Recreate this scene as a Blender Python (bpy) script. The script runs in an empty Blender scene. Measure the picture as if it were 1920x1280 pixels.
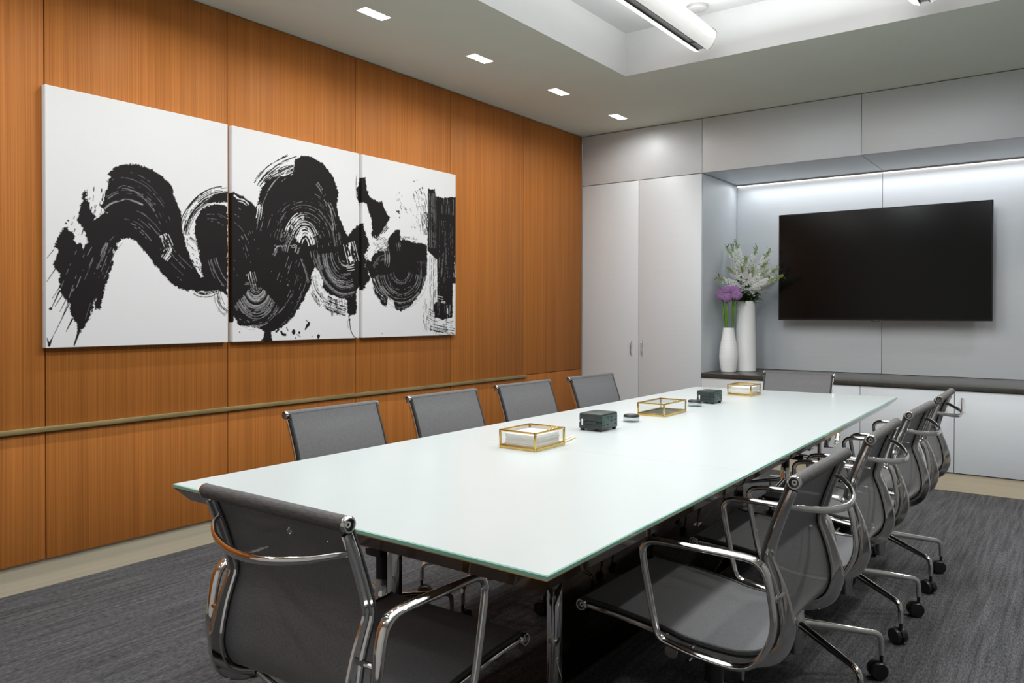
import bpy, bmesh, math, random
import numpy as np
from mathutils import Vector, Matrix

C = bpy.context.scene
COL = C.collection
PI = math.pi
rnd = random.Random(7)

# ------------------------------------------------------------------ camera
cam_data = bpy.data.cameras.new('camera')
cam = bpy.data.objects.new('camera', cam_data)
COL.objects.link(cam)
cam_data.sensor_width = 36.0
cam_data.lens = 27.2775
cam_data.shift_y = -0.02023
cam_data.clip_start = 0.05
cam_data.clip_end = 60
RX = Vector((0.80412, 0.59446, 0.00139)); DN = Vector((0.00675, -0.00679, -0.99995)); FW = Vector((-0.59443, 0.80410, -0.00947))
cam.matrix_world = Matrix(((RX.x, -DN.x, -FW.x, 0.0), (RX.y, -DN.y, -FW.y, 0.0), (RX.z, -DN.z, -FW.z, 1.2), (0, 0, 0, 1)))
C.camera = cam

# ------------------------------------------------------------------ world, exposure
w = bpy.data.worlds.new('world'); C.world = w; w.use_nodes = True
w.node_tree.nodes['Background'].inputs[0].default_value = (0.55, 0.6, 0.65, 1)
w.node_tree.nodes['Background'].inputs[1].default_value = 0.15
vs = C.view_settings
vs.view_transform = 'Standard'; vs.look = 'None'; vs.gamma = 1.0; vs.use_curve_mapping = False
vs.exposure = 0.50

# ------------------------------------------------------------------ room measures (metres)
XL, XR, YN, YB = -3.645, 1.0, -1.7, 5.986          # wood wall, right wall, rear wall, cabinet fronts
YW = 6.77                                            # back of the niche
H = 2.785                                            # flat ceiling
CX0, CX1, CY0, CY1, CH = -2.485, -0.115, -0.95, 4.635, 3.07   # ceiling coffer
FIX = (-1.911, -0.685)                               # pendant rows
DLY = (2.79, 3.685, 4.585, 5.46)                     # downlights along the wood wall

# ------------------------------------------------------------------ lamps of the room, plus an added wash in the coffer
def area(name, loc, rot, sx, sy, power, col=(1, 1, 1), spread=180):
    d = bpy.data.lights.new(name, 'AREA'); d.shape = 'RECTANGLE'; d.size = sx; d.size_y = sy
    d.energy = power; d.color = col; d.spread = math.radians(spread)
    o = bpy.data.objects.new(name, d); COL.objects.link(o); o.location = loc; o.rotation_euler = rot
    return o
WARM = (1.0, 0.98, 0.955); NEUT = (0.955, 0.985, 1.0); COOL = (0.93, 0.96, 1.0)
for fx in FIX:
    area('pendant_lamp_down', (fx, 2.75, 2.755), (0, 0, 0), 0.16, 3.6, 30, NEUT)
    area('pendant_lamp_up', (fx, 2.0, 2.93), (PI, 0, 0), 0.16, 4.9, 2.5, NEUT)
area('added_coffer_wash', (-1.3, 2.0, 2.86), (PI, 0, 0), 1.7, 4.9, 50, NEUT)  # added wide lamp without a fitting, stands in for both pendants' upward light
for dy in (-0.80, 0.09, 0.985, 1.89) + DLY:
    area('downlight_lamp', (-3.045, dy + 0.09, 2.795 if dy in DLY else 2.775), (0, math.radians(-8), 0), 0.06, 0.17, 5.2 if dy < 5 else 2.6, WARM, 170)
for dy in DLY:
    area('downlight_lamp', (0.445, dy + 0.09, 2.775), (0, 0, 0), 0.06, 0.17, 6.5, WARM, 125)
area('niche_strip_lamp', (-0.76, 6.66, 2.325), (math.radians(-6), 0, 0), 3.4, 0.05, 4.9, COOL, 175)

# ------------------------------------------------------------------ materials
def mat(name, col, rough=0.5, metal=0.0, spec=0.5, coat=0.0, emit=None, es=0.0):
    m = bpy.data.materials.new(name); m.use_nodes = True
    b = m.node_tree.nodes['Principled BSDF']
    b.inputs['Base Color'].default_value = (*col, 1); b.inputs['Roughness'].default_value = rough
    b.inputs['Metallic'].default_value = metal; b.inputs['Specular IOR Level'].default_value = spec
    b.inputs['Coat Weight'].default_value = coat
    if emit: b.inputs['Emission Color'].default_value = (*emit, 1); b.inputs['Emission Strength'].default_value = es
    return m
def nodes(m): return m.node_tree.nodes, m.node_tree.links, m.node_tree.nodes['Principled BSDF']
def streak(m, scale, c0, c1, lo=0.35, hi=0.65, bump=0.0, dist=0.002, detail=4, rough=None, coords='Object', second=None):
    """colour variation (grain) from a stretched noise, with fine relief"""
    n, l, b = nodes(m)
    tc = n.new('ShaderNodeTexCoord'); mp = n.new('ShaderNodeMapping'); mp.inputs['Scale'].default_value = scale
    nz = n.new('ShaderNodeTexNoise'); nz.inputs['Scale'].default_value = 1.0; nz.inputs['Detail'].default_value = detail
    l.new(tc.outputs[coords], mp.inputs['Vector']); l.new(mp.outputs[0], nz.inputs['Vector'])
    cr = n.new('ShaderNodeValToRGB')
    cr.color_ramp.elements[0].position = lo; cr.color_ramp.elements[0].color = (*c0, 1)
    cr.color_ramp.elements[1].position = hi; cr.color_ramp.elements[1].color = (*c1, 1)
    l.new(nz.outputs['Fac'], cr.inputs[0]); out = cr.outputs[0]
    if second:
        sc2, amt = second
        mp2 = n.new('ShaderNodeMapping'); mp2.inputs['Scale'].default_value = sc2
        n2 = n.new('ShaderNodeTexNoise'); n2.inputs['Scale'].default_value = 1.0; n2.inputs['Detail'].default_value = 3
        l.new(tc.outputs[coords], mp2.inputs['Vector']); l.new(mp2.outputs[0], n2.inputs['Vector'])
        mr = n.new('ShaderNodeMapRange'); mr.inputs[1].default_value = 0.3; mr.inputs[2].default_value = 0.7
        mr.inputs[3].default_value = 1 - amt; mr.inputs[4].default_value = 1 + amt
        l.new(n2.outputs['Fac'], mr.inputs[0])
        mx = n.new('ShaderNodeVectorMath'); mx.operation = 'SCALE'
        l.new(out, mx.inputs[0]); l.new(mr.outputs[0], mx.inputs['Scale']); out = mx.outputs[0]
    l.new(out, b.inputs['Base Color'])
    if bump:
        bp = n.new('ShaderNodeBump'); bp.inputs['Strength'].default_value = bump; bp.inputs['Distance'].default_value = dist
        l.new(nz.outputs['Fac'], bp.inputs['Height']); l.new(bp.outputs[0], b.inputs['Normal'])
    return m
M = {}
M['wood'] = streak(mat('wood_veneer', (.3, .12, .04), .5, spec=.12), (10, 230, 1.0), (.315, .106, .022), (.445, .162, .036), .33, .67, .06, .0005, 3, second=((1, 22, .2), .07))
M['carpet'] = streak(mat('carpet', (.07, .07, .075), .95, spec=.1), (230, 45, 40), (.040, .040, .042), (.125, .125, .13), .30, .70, .8, .006, 4, second=((62, 2.6, 1), .34))
M['ceiling'] = streak(mat('ceiling_paint', (.45, .45, .40), .9, spec=.1), (3, 3, 3), (.725, .775, .685), (.745, .795, .705), .3, .7)
M['coffer'] = streak(mat('white_paint', (.8, .8, .79), .85, spec=.15), (3, 3, 3), (.70, .70, .695), (.73, .73, .725), .3, .7)
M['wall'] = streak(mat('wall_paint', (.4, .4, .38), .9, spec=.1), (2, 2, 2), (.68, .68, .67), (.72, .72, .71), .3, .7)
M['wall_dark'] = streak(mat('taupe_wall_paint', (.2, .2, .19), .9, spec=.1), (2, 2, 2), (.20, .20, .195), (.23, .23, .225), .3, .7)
M['lacquer'] = streak(mat('grey_lacquer', (.5, .51, .53), .50, .16, spec=.5), (2, 2, 220), (.68, .715, .74), (.705, .74, .765), .3, .7, .03, .0003, 2)
M['carcass'] = streak(mat('cabinet_carcass', (.12, .12, .12), .6), (4, 4, 4), (.10, .10, .10), (.13, .13, .13))
M['steel'] = streak(mat('satin_steel_kick', (.62, .56, .47), .5, .15), (1, 1, 90), (.58, .50, .36), (.64, .56, .42), .3, .7, .04, .0005)
M['brass_trim'] = streak(mat('aged_brass_rail', (.22, .15, .06), .45, .35), (40, 3, 40), (.24, .18, .075), (.36, .28, .13), .3, .7, .1, .0005)
M['stone'] = streak(mat('dark_stone_top', (.05, .047, .04), .28, spec=.5), (30, 30, 30), (.040, .037, .031), (.062, .057, .049), .3, .7)
M['chrome'] = streak(mat('chrome', (.78, .77, .75), .07, 1.0), (1, 1, 1), (.74, .73, .71), (.78, .77, .75))
M['alu'] = streak(mat('polished_aluminium', (.7, .69, .67), .14, 1.0), (8, 8, 8), (.62, .61, .59), (.68, .67, .65))
M['black'] = streak(mat('black_plastic', (.012, .012, .012), .35), (20, 20, 20), (.010, .010, .010), (.016, .016, .016))
M['glass_top'] = streak(mat('back_painted_white_glass', (.80, .85, .83), .24, spec=.4), (1, 1, 1), (.485, .525, .523), (.50, .54, .538))
M['glass_edge'] = streak(mat('green_glass_edge', (.10, .36, .24), .1, spec=.6), (3, 3, 60), (.24, .52, .40), (.46, .74, .62))
M['bronze'] = streak(mat('dark_bronze_lacquer', (.05, .025, .012), .12, .2, spec=.6, coat=.6), (2, 2, 2), (.085, .042, .018), (.11, .055, .024))
M['gold_edge'] = streak(mat('bronze_gold_lip', (.45, .25, .06), .2, 1.0), (3, 3, 3), (.40, .22, .05), (.50, .28, .07))
M['dark_mirror'] = streak(mat('dark_polished_panel', (.10, .09, .08), .03, 1.0), (2, 2, 2), (.15, .115, .085), (.18, .14, .10))
M['screen'] = streak(mat('tv_glass', (.003, .003, .003), .16, spec=.25), (3, 3, 3), (.0025, .0025, .0025), (.0035, .0035, .0035))
M['ceramic'] = streak(mat('white_ceramic', (.8, .8, .79), .35, spec=.5), (5, 5, 5), (.92, .92, .905), (.95, .95, .94))
M['ribbed'] = streak(mat('ribbed_white_ceramic', (.8, .8, .8), .45), (2, 2, 130), (.90, .90, .89), (.95, .95, .94), .3, .7, .25, .002, 0)
M['petal'] = streak(mat('white_petals', (.84, .86, .78), .6), (60, 60, 60), (.93, .94, .90), (.97, .97, .96), .3, .6)
M['bud'] = streak(mat('lime_buds', (.42, .52, .12), .6), (60, 60, 60), (.30, .42, .08), (.60, .66, .26), .3, .7)
M['leaf'] = streak(mat('dark_leaf', (.04, .10, .025), .5), (40, 40, 40), (.022, .065, .014), (.07, .16, .035), .3, .7)
M['stem'] = streak(mat('green_stem', (.12, .26, .04), .5), (50, 50, 8), (.08, .20, .03), (.17, .33, .06), .3, .7)
M['allium'] = streak(mat('purple_florets', (.30, .11, .34), .7), (90, 90, 90), (.50, .27, .54), (.80, .56, .84), .3, .7)
M['brass'] = streak(mat('polished_brass', (.72, .50, .16), .22, 1.0), (20, 20, 20), (.66, .45, .14), (.78, .56, .20))
M['paper'] = streak(mat('white_paper', (.80, .80, .79), .8, spec=.2), (2, 2, 500), (.78, .78, .78), (.84, .84, .83), .3, .6, .15, .001, 1)
M['device'] = streak(mat('dark_green_plastic', (.02, .03, .028), .42), (30, 30, 30), (.016, .025, .023), (.026, .038, .035))
M['device_side'] = streak(mat('grey_green_plastic', (.05, .085, .075), .4), (30, 30, 30), (.04, .07, .062), (.06, .10, .09))
M['white_plastic'] = streak(mat('white_plastic', (.75, .75, .73), .4), (9, 9, 9), (.72, .72, .70), (.78, .78, .76))
M['pencil'] = streak(mat('pale_gold_pencil', (.80, .68, .48), .5), (20, 20, 20), (.74, .62, .42), (.84, .74, .56))
M['diffuser'] = streak(mat('lit_diffuser', (.9, .9, .88), .4, emit=(1, .985, .95), es=.30), (3, 3, 3), (.86, .86, .84), (.90, .90, .88))
M['tube'] = streak(mat('lit_tube', (.9, .9, .88), .4, emit=(1, .99, .97), es=.75), (3, 3, 3), (.86, .86, .84), (.90, .90, .88))
M['down_glow'] = streak(mat('downlight_glass', (.9, .9, .85), .4, emit=(1, .95, .84), es=3.0), (3, 3, 3), (.86, .86, .8), (.9, .9, .84))
M['strip_glow'] = streak(mat('strip_glass', (.9, .9, .9), .4, emit=(1, .96, .92), es=1.2), (3, 3, 3), (.86, .86, .86), (.9, .9, .9))
M['fixture'] = streak(mat('grey_fixture_metal', (.42, .42, .42), .35, .3), (9, 9, 9), (.38, .38, .38), (.45, .45, .45))
M['fixture_dark'] = streak(mat('dark_fixture_gap', (.05, .05, .05), .5), (9, 9, 9), (.04, .04, .04), (.06, .06, .06))
M['canopy'] = streak(mat('light_grey_metal', (.5, .5, .49), .5), (9, 9, 9), (.42, .42, .41), (.47, .47, .46))
M['white_metal'] = streak(mat('white_metal', (.75, .75, .73), .4), (9, 9, 9), (.70, .70, .68), (.76, .76, .74))

def see_through(m, amount):
    n, l, b = nodes(m); out = n['Material Output']
    t = n.new('ShaderNodeBsdfTransparent'); mx = n.new('ShaderNodeMixShader'); mx.inputs[0].default_value = amount
    l.new(b.outputs[0], mx.inputs[1]); l.new(t.outputs[0], mx.inputs[2]); l.new(mx.outputs[0], out.inputs['Surface'])
    return m
fab = mat('grey_mesh_fabric', (.12, .12, .125), .62, spec=.3)
streak(fab, (420, 420, 420), (.120, .119, .123), (.19, .188, .192), .3, .7, .35, .0012, 1)
nodes(fab)[2].inputs['Sheen Weight'].default_value = .35; nodes(fab)[2].inputs['Sheen Roughness'].default_value = .4
M['fabric'] = see_through(fab, .13)
fab2 = mat('grey_roll_fabric', (.1, .1, .1), .65, spec=.3)
M['fabric_roll'] = streak(fab2, (420, 60, 420), (.075, .073, .072), (.125, .12, .118), .3, .7, .35, .0012, 1)
def lit_through(name, amount=.45):
    # thin petals let light through
    n, l, b = nodes(M[name]); out = n['Material Output']; cr = [q for q in n if q.type == 'VALTORGB'][0]
    t = n.new('ShaderNodeBsdfTranslucent'); l.new(cr.outputs[0], t.inputs[0])
    mx = n.new('ShaderNodeMixShader'); mx.inputs[0].default_value = amount
    l.new(b.outputs[0], mx.inputs[1]); l.new(t.outputs[0], mx.inputs[2]); l.new(mx.outputs[0], out.inputs['Surface'])
for k_ in ('petal', 'bud', 'allium', 'leaf'): lit_through(k_, .2 if k_ == 'leaf' else .42)
M['piping'] = streak(mat('dark_edge_binding', (.03, .03, .03), .6), (300, 300, 300), (.022, .022, .022), (.04, .04, .04))
def clear_glass(name, tint=(1, 1, 1), refl=.06):
    m = bpy.data.materials.new(name); m.use_nodes = True; n = m.node_tree.nodes; l = m.node_tree.links
    n.remove(n['Principled BSDF'])
    t = n.new('ShaderNodeBsdfTransparent'); t.inputs[0].default_value = (*tint, 1)
    g = n.new('ShaderNodeBsdfGlossy'); g.inputs['Roughness'].default_value = .02
    lw = n.new('ShaderNodeLayerWeight'); pw = n.new('ShaderNodeMath'); pw.operation = 'POWER'; pw.inputs[1].default_value = 5
    f = n.new('ShaderNodeMath'); f.operation = 'MULTIPLY_ADD'; f.inputs[1].default_value = .35; f.inputs[2].default_value = .03
    l.new(lw.outputs['Facing'], pw.inputs[0]); l.new(pw.outputs[0], f.inputs[0])
    mx = n.new('ShaderNodeMixShader')
    l.new(f.outputs[0], mx.inputs[0]); l.new(t.outputs[0], mx.inputs[1]); l.new(g.outputs[0], mx.inputs[2])
    l.new(mx.outputs[0], n['Material Output'].inputs['Surface'])
    return m
M['pane'] = clear_glass('clear_pane', (.985, .99, .988))
M['puck_glass'] = clear_glass('clear_puck', (.80, .84, .84))

# ------------------------------------------------------------------ mesh helpers
class MB:
    def __init__(s): s.v = []; s.f = []; s.m = []
    def add(s, vs, fs, mi=0):
        o = len(s.v); s.v += [tuple(p) for p in vs]; s.f += [tuple(i + o for i in f) for f in fs]; s.m += [mi] * len(fs); return s
    def box(s, a, b, mi=0, bev=0.0):
        (x0, y0, z0), (x1, y1, z1) = a, b
        if bev <= 0:
            return s.add([(x0, y0, z0), (x1, y0, z0), (x1, y1, z0), (x0, y1, z0), (x0, y0, z1), (x1, y0, z1), (x1, y1, z1), (x0, y1, z1)],
                         [(0, 3, 2, 1), (4, 5, 6, 7), (0, 1, 5, 4), (1, 2, 6, 5), (2, 3, 7, 6), (3, 0, 4, 7)], mi)
        bm = bmesh.new(); bmesh.ops.create_cube(bm, size=1)
        for v in bm.verts: v.co = Vector(((x0 + x1) / 2 + v.co.x * (x1 - x0), (y0 + y1) / 2 + v.co.y * (y1 - y0), (z0 + z1) / 2 + v.co.z * (z1 - z0)))
        bmesh.ops.bevel(bm, geom=bm.edges[:], offset=bev, segments=2, affect='EDGES', profile=.5)
        bm.verts.index_update()
        s.add([v.co[:] for v in bm.verts], [[v.index for v in f.verts] for f in bm.faces], mi); bm.free(); return s
    def sweep(s, pts, sec, side=None, closed=False, cap=True, mi=0):
        pts = [Vector(p) for p in pts]; n = len(pts); rings = []
        k = None; prevS = None
        for i, p in enumerate(pts):
            a = pts[(i - 1) % n] if (closed or i > 0) else pts[i]
            b = pts[(i + 1) % n] if (closed or i < n - 1) else pts[i]
            T = (b - a).normalized()
            if side is not None: S = Vector(side)
            else:
                S = prevS if prevS is not None else (T.cross(Vector((0, 0, 1))) if abs(T.z) < .9 else T.cross(Vector((0, 1, 0))))
            S = (S - T * S.dot(T)).normalized(); prevS = S
            N = T.cross(S)
            q = sec(i / (n - 1 if not closed else n)) if callable(sec) else sec
            k = len(q); rings.append([p + S * u + N * v for u, v in q])
        vs = [c for r in rings for c in r]; fs = []
        for i in range(n if closed else n - 1):
            j = (i + 1) % n
            for e in range(k): fs.append((i * k + e, i * k + (e + 1) % k, j * k + (e + 1) % k, j * k + e))
        if cap and not closed: fs.append(tuple(range(k))[::-1]); fs.append(tuple((n - 1) * k + e for e in range(k)))
        return s.add(vs, fs, mi)
    def tube(s, pts, r, seg=12, **kw):
        f = r if callable(r) else (lambda t: r)
        return s.sweep(pts, lambda t: ell(f(t), f(t), seg), **kw)
    def lathe(s, prof, c=(0, 0, 0), seg=24, axis='Z', mi=0):
        vs = []; n = len(prof); c = Vector(c)
        for r, z in prof:
            for e in range(seg):
                a = 2 * PI * e / seg; x, y = r * math.cos(a), r * math.sin(a)
                p = {'Z': (x, y, z), 'Y': (x, z, y), 'X': (z, x, y)}[axis]
                vs.append(c + Vector(p))
        fs = [(i * seg + e, i * seg + (e + 1) % seg, (i + 1) * seg + (e + 1) % seg, (i + 1) * seg + e) for i in range(n - 1) for e in range(seg)]
        if prof[0][0] > 1e-6: fs.append(tuple(range(seg)))
        if prof[-1][0] > 1e-6: fs.append(tuple((n - 1) * seg + e for e in range(seg)))
        return s.add(vs, fs, mi)
    def build(s, name, mats, parent=None, loc=(0, 0, 0), ang=35, fix=True):
        me = bpy.data.meshes.new(name); me.from_pydata(s.v, [], s.f)
        mats = mats if isinstance(mats, (list, tuple)) else [mats]
        for m in mats: me.materials.append(m if not isinstance(m, str) else M[m])
        if len(mats) > 1: me.polygons.foreach_set('material_index', s.m)
        if fix:
            bm = bmesh.new(); bm.from_mesh(me)
            bmesh.ops.remove_doubles(bm, verts=bm.verts, dist=1e-6)
            bmesh.ops.recalc_face_normals(bm, faces=bm.faces); bm.to_mesh(me); bm.free()
        if ang > 0:
            me.polygons.foreach_set('use_smooth', [True] * len(me.polygons)); me.set_sharp_from_angle(angle=math.radians(ang))
        me.update()
        o = bpy.data.objects.new(name, me); COL.objects.link(o); o.location = loc
        if parent: o.parent = parent
        return o
def ell(a, b, seg=12): return [(a * math.cos(2 * PI * e / seg), b * math.sin(2 * PI * e / seg)) for e in range(seg)]
def smooth(pts, n, closed=False):
    """Catmull-Rom through pts, resampled to even steps"""
    P = [Vector(p) for p in pts]; m = len(P); out = []
    segs = m if closed else m - 1
    for i in range(segs):
        p0 = P[(i - 1) % m] if (closed or i > 0) else P[0]; p1 = P[i]; p2 = P[(i + 1) % m]
        p3 = P[(i + 2) % m] if (closed or i + 2 < m) else P[-1]
        for k in range(16):
            t = k / 16
            out.append(.5 * ((2 * p1) + (p2 - p0) * t + (2 * p0 - 5 * p1 + 4 * p2 - p3) * t * t + (3 * p1 - p0 - 3 * p2 + p3) * t ** 3))
    if not closed: out.append(P[-1])
    if closed: out.append(out[0])
    d = [0]
    for a, b in zip(out, out[1:]): d.append(d[-1] + (b - a).length)
    res = []; j = 0; cnt = n if closed else n - 1
    for i in range(n):
        t = d[-1] * i / cnt
        while j < len(d) - 2 and d[j + 1] < t: j += 1
        u = (t - d[j]) / max(d[j + 1] - d[j], 1e-9); res.append(out[j].lerp(out[j + 1], min(max(u, 0), 1)))
    return res
def empty(name, loc=(0, 0, 0), rz=0.0):
    o = bpy.data.objects.new(name, None); COL.objects.link(o); o.location = loc; o.rotation_euler = (0, 0, rz); o.empty_display_size = .1
    return o
def tag(o, label=None, cat=None, group=None, kind=None):
    if label: o['label'] = label
    if cat: o['category'] = cat
    if group: o['group'] = group
    if kind: o['kind'] = kind
    return o
def copy_tree(o, parent=None):
    c = o.copy(); COL.objects.link(c)
    if parent: c.parent = parent
    for ch in list(o.children): copy_tree(ch, c)
    return c

# ================================================================== ROOM
tag(MB().box((-3.8, YN - .1, -.06), (XR + .1, YW + .1, 0)).build('floor', 'carpet', ang=0), kind='structure')

# flat ceiling with the coffer opening and the four downlight slots cut out of it
DX0, DX1, DLL = -3.083, -3.006, 0.185
cells = MB()
ybr = sorted([YN - .1, CY0, CY1, YW + .1] + [v for d in DLY for v in (d, d + DLL)])
xbr = [-3.8, DX0, DX1, CX0, CX1, XR + .1]
for i in range(len(xbr) - 1):
    for j in range(len(ybr) - 1):
        xm, ym = (xbr[i] + xbr[i + 1]) / 2, (ybr[j] + ybr[j + 1]) / 2
        if CX0 < xm < CX1 and CY0 < ym < CY1: continue
        if DX0 < xm < DX1 and any(d < ym < d + DLL for d in DLY): continue
        cells.add([(xbr[i], ybr[j], H), (xbr[i + 1], ybr[j], H), (xbr[i + 1], ybr[j + 1], H), (xbr[i], ybr[j + 1], H)], [(0, 3, 2, 1)])
ceil = tag(cells.build('ceiling', 'ceiling', ang=0), kind='structure')
HL = H + .0008
for a, b in (((CX0 - .02, CY0 - .02, HL), (CX0, CY1 + .02, CH)), ((CX1, CY0 - .02, HL), (CX1 + .02, CY1 + .02, CH)),
             ((CX0, CY1, HL), (CX1, CY1 + .02, CH)), ((CX0, CY0 - .02, HL), (CX1, CY0, CH))):
    MB().box(a, b).build('coffer_side', 'coffer', ceil, ang=0)
MB().box((CX0 - .02, CY0 - .02, CH), (CX1 + .02, CY1 + .02, CH + .02)).build('coffer_top', 'coffer', ceil, ang=0)

# wood wall: dark backing with separate veneer panels on it
wl = tag(MB().box((XL - .12, YN - .1, 0), (XL - .022, YB + .03, H)).build('wall_left', 'carcass', ang=0), kind='structure')
ys = [YN] + [1.509 + .894 * k for k in range(-3, 5)] + [YB - .002]
for k in range(len(ys) - 1):
    for z0, z1 in ((.705, H - .004), (.126, .7005)):
        MB().box((XL - .02, ys[k] + .0022, z0), (XL, ys[k + 1] - .0022, z1), bev=.0012).build('wood_panel', 'wood', wl)
tag(MB().box((XL - .03, YN, 0), (XL - .016, YB, .122)).build('baseboard_left', 'steel', ang=0), kind='structure')
tag(MB().box((XL - .001, YN, .683), (XL + .016, 5.113, .705), bev=.002).build('trim_1', 'brass_trim'), kind='structure')

# back wall of the niche with its panels, right and rear walls
wb = tag(MB().box((-3.8, YW + .014, 0), (XR + .1, YW + .1, H)).build('wall_back', 'carcass', ang=0), kind='structure')
for x0, x1 in ((-2.51, -1.315), (-1.315, -.11), (-.11, XR)):
    MB().box((x0 + .002, YW, .72), (x1 - .002, YW + .013, 2.34), bev=.001).build('wall_panel', 'lacquer', wb)
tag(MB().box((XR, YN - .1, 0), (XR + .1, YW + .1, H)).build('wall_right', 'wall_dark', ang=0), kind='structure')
tag(MB().box((-3.8, YN - .1, 0), (XR + .1, YN, H)).build('wall_front', 'wall', ang=0), kind='structure')
tag(MB().box((XL - .01, YB + .012, 0), (XR, YB + .026, .121)).build('baseboard_back', 'steel', ang=0), kind='structure')

# ================================================================== CABINETS
def handle(parent, x, z0, z1, y=YB):
    p = smooth([(x, y, z0), (x, y - .018, z0 + .002), (x, y - .026, z0 + .016), (x, y - .027, (z0 + z1) / 2), (x, y - .026, z1 - .016), (x, y - .018, z1 - .002), (x, y, z1)], 22)
    return MB().tube(p, .0048, 8).build('handle', 'chrome', parent)
def door(parent, x0, x1, z0, z1, name='door'):
    return MB().box((x0 + .0018, YB, z0 + .0018), (x1 - .0018, YB + .02, z1 - .0018), bev=.001).build(name, 'lacquer', parent)
t = tag(empty('tall_cabinet', (0, 0, 0)), 'tall grey two-door cabinet in the corner beside the wood wall', 'cabinet')
MB().box((XL, YB + .021, .125), (-2.513, YW, 2.338)).box((-2.5145, YB + .019, .719), (-2.51, YW - .002, 2.338), 1).build('body', ['carcass', 'lacquer'], t, ang=0)
d1 = door(t, XL + .004, -3.078, .126, 2.339); handle(d1, -3.141, .850, .968)
d2 = door(t, -3.078, -2.51, .126, 2.339); handle(d2, -3.038, .853, .968)
UP = ((XL + .004, -2.51, 'grey flat overhead cupboard above the tall two-door cabinet'), (-2.51, -1.305, 'grey overhead cupboard above the white flowers and the screen left half'),
      (-1.305, -.1, 'grey overhead cupboard above the right half of the screen'), (-.1, XR, 'grey overhead cupboard at the right end of the cabinet wall'))
for x0, x1, lab in UP:
    t = tag(empty('overhead_cabinet'), lab, 'cabinet', 'overhead cupboards under the ceiling')
    MB().box((x0 + .0025, YB + .021, 2.342), (x1 - .0025, YW - .0005, H - .004)).build('body', 'lacquer', t, ang=0)
    door(t, x0, x1, 2.341, H - .004)
LOW = ((-2.51, -1.907, 'R', 'grey low cupboard under the vases, next to the tall cabinet'), (-1.907, -1.304, 'L', 'grey low cupboard behind the chair at the far head of the table'),
       (-1.304, -.709, 'R', 'grey low cupboard behind the farthest right-hand chair, handle at its right edge'), (-.709, -.11, 'L', 'grey low cupboard at the right edge of the photo with handle at its left edge'),
       (-.11, .49, 'R', 'grey low cupboard beyond the right edge of the photo'), (.49, XR, 'L', 'grey low cupboard in the far right corner of the room'))
for x0, x1, s, lab in LOW:
    t = tag(empty('low_cabinet'), lab, 'cabinet', 'low cupboards under the dark worktop')
    MB().box((x0 + .001, YB + .021, .125), (x1 - .001, YW - .01, .684)).build('body', 'carcass', t, ang=0)
    d = door(t, x0, x1, .126, .682); hx = x1 - .052 if s == 'R' else x0 + .046
    handle(d, hx, .548, .636)
tag(MB().box((-2.508, YB - .012, .685), (XR - .001, YW - .001, .7175), bev=.0015).build('worktop', 'stone'), 'long dark stone worktop on the low grey cupboards', 'worktop')
t = tag(empty('light_strip'), 'thin lit strip along the back of the niche above the screen', 'light')
MB().box((-2.505, YW - .030, 2.329), (XR - .002, YW - .002, 2.3415)).build('channel', 'fixture', t, ang=0)
MB().box((-2.50, YW - .028, 2.324), (XR - .004, YW - .006, 2.329)).build('diffuser', 'strip_glow', t, ang=0)

# ================================================================== SCREEN
t = tag(empty('television', (0, 0, 0)), 'large black flat screen on the grey niche wall above the worktop', 'television')
TX0, TX1, TZ0, TZ1, TY = -2.085, -.543, 1.148, 2.030, 6.60
MB().box((TX0, TY, TZ0), (TX1, TY + .03, TZ1), bev=.004).box((TX0 + .25, TY + .03, TZ0 + .12), (TX1 - .25, TY + .065, TZ1 - .18), bev=.01).build('housing', 'black', t)
MB().box((TX0 + .010, TY - .0015, TZ0 + .016), (TX1 - .010, TY + .001, TZ1 - .010)).build('screen', 'screen', t, ang=0)
MB().box((TX0 + .5, TY + .064, TZ0 + .25), (TX1 - .5, YW - .0005, TZ1 - .25), bev=.004).build('wall_mount', 'black', t)
MB().box((-1.36, TY - .003, TZ0 - .006), (-1.30, TY + .012, TZ0 + .004), bev=.002).build('sensor', 'black', t)

# ================================================================== CEILING LIGHTS
DLAB = ('recessed rectangular downlight nearest the camera above the wood wall', 'second recessed downlight from the camera above the wood wall',
        'third recessed downlight from the camera, before the last one', 'recessed downlight farthest from the camera, nearest the tall cabinet')
for d, lab in zip(DLY, DLAB):
    t = tag(empty('recessed_downlight', (-3.0445, d + DLL / 2, H)), lab, 'ceiling light', 'recessed downlights along the wood wall')
    x, y = (DX1 - DX0) / 2, DLL / 2
    MB().box((-x, -y, 0), (-x + .003, y, .05)).box((x - .003, -y, 0), (x, y, .05)).box((-x, -y, 0), (x, -y + .003, .05)).box((-x, y - .003, 0), (x, y, .05)).build('frame', 'white_metal', t, ang=0)
    MB().box((-x + .003, -y + .003, .022), (x - .003, y - .003, .026)).build('diffuser', 'down_glow', t, ang=0)
def lobe(sgn):
    # cross-section of one curved wing, outer lip high, bottom near the slot
    prof = [(.0262, .030), (.0262, .003), (.034, -.002), (.048, .000), (.064, .011), (.078, .030), (.092, .056), (.101, .088), (.098, .090), (.060, .075), (.030, .060)]
    return [(sgn * x, z) for x, z in prof]
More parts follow.
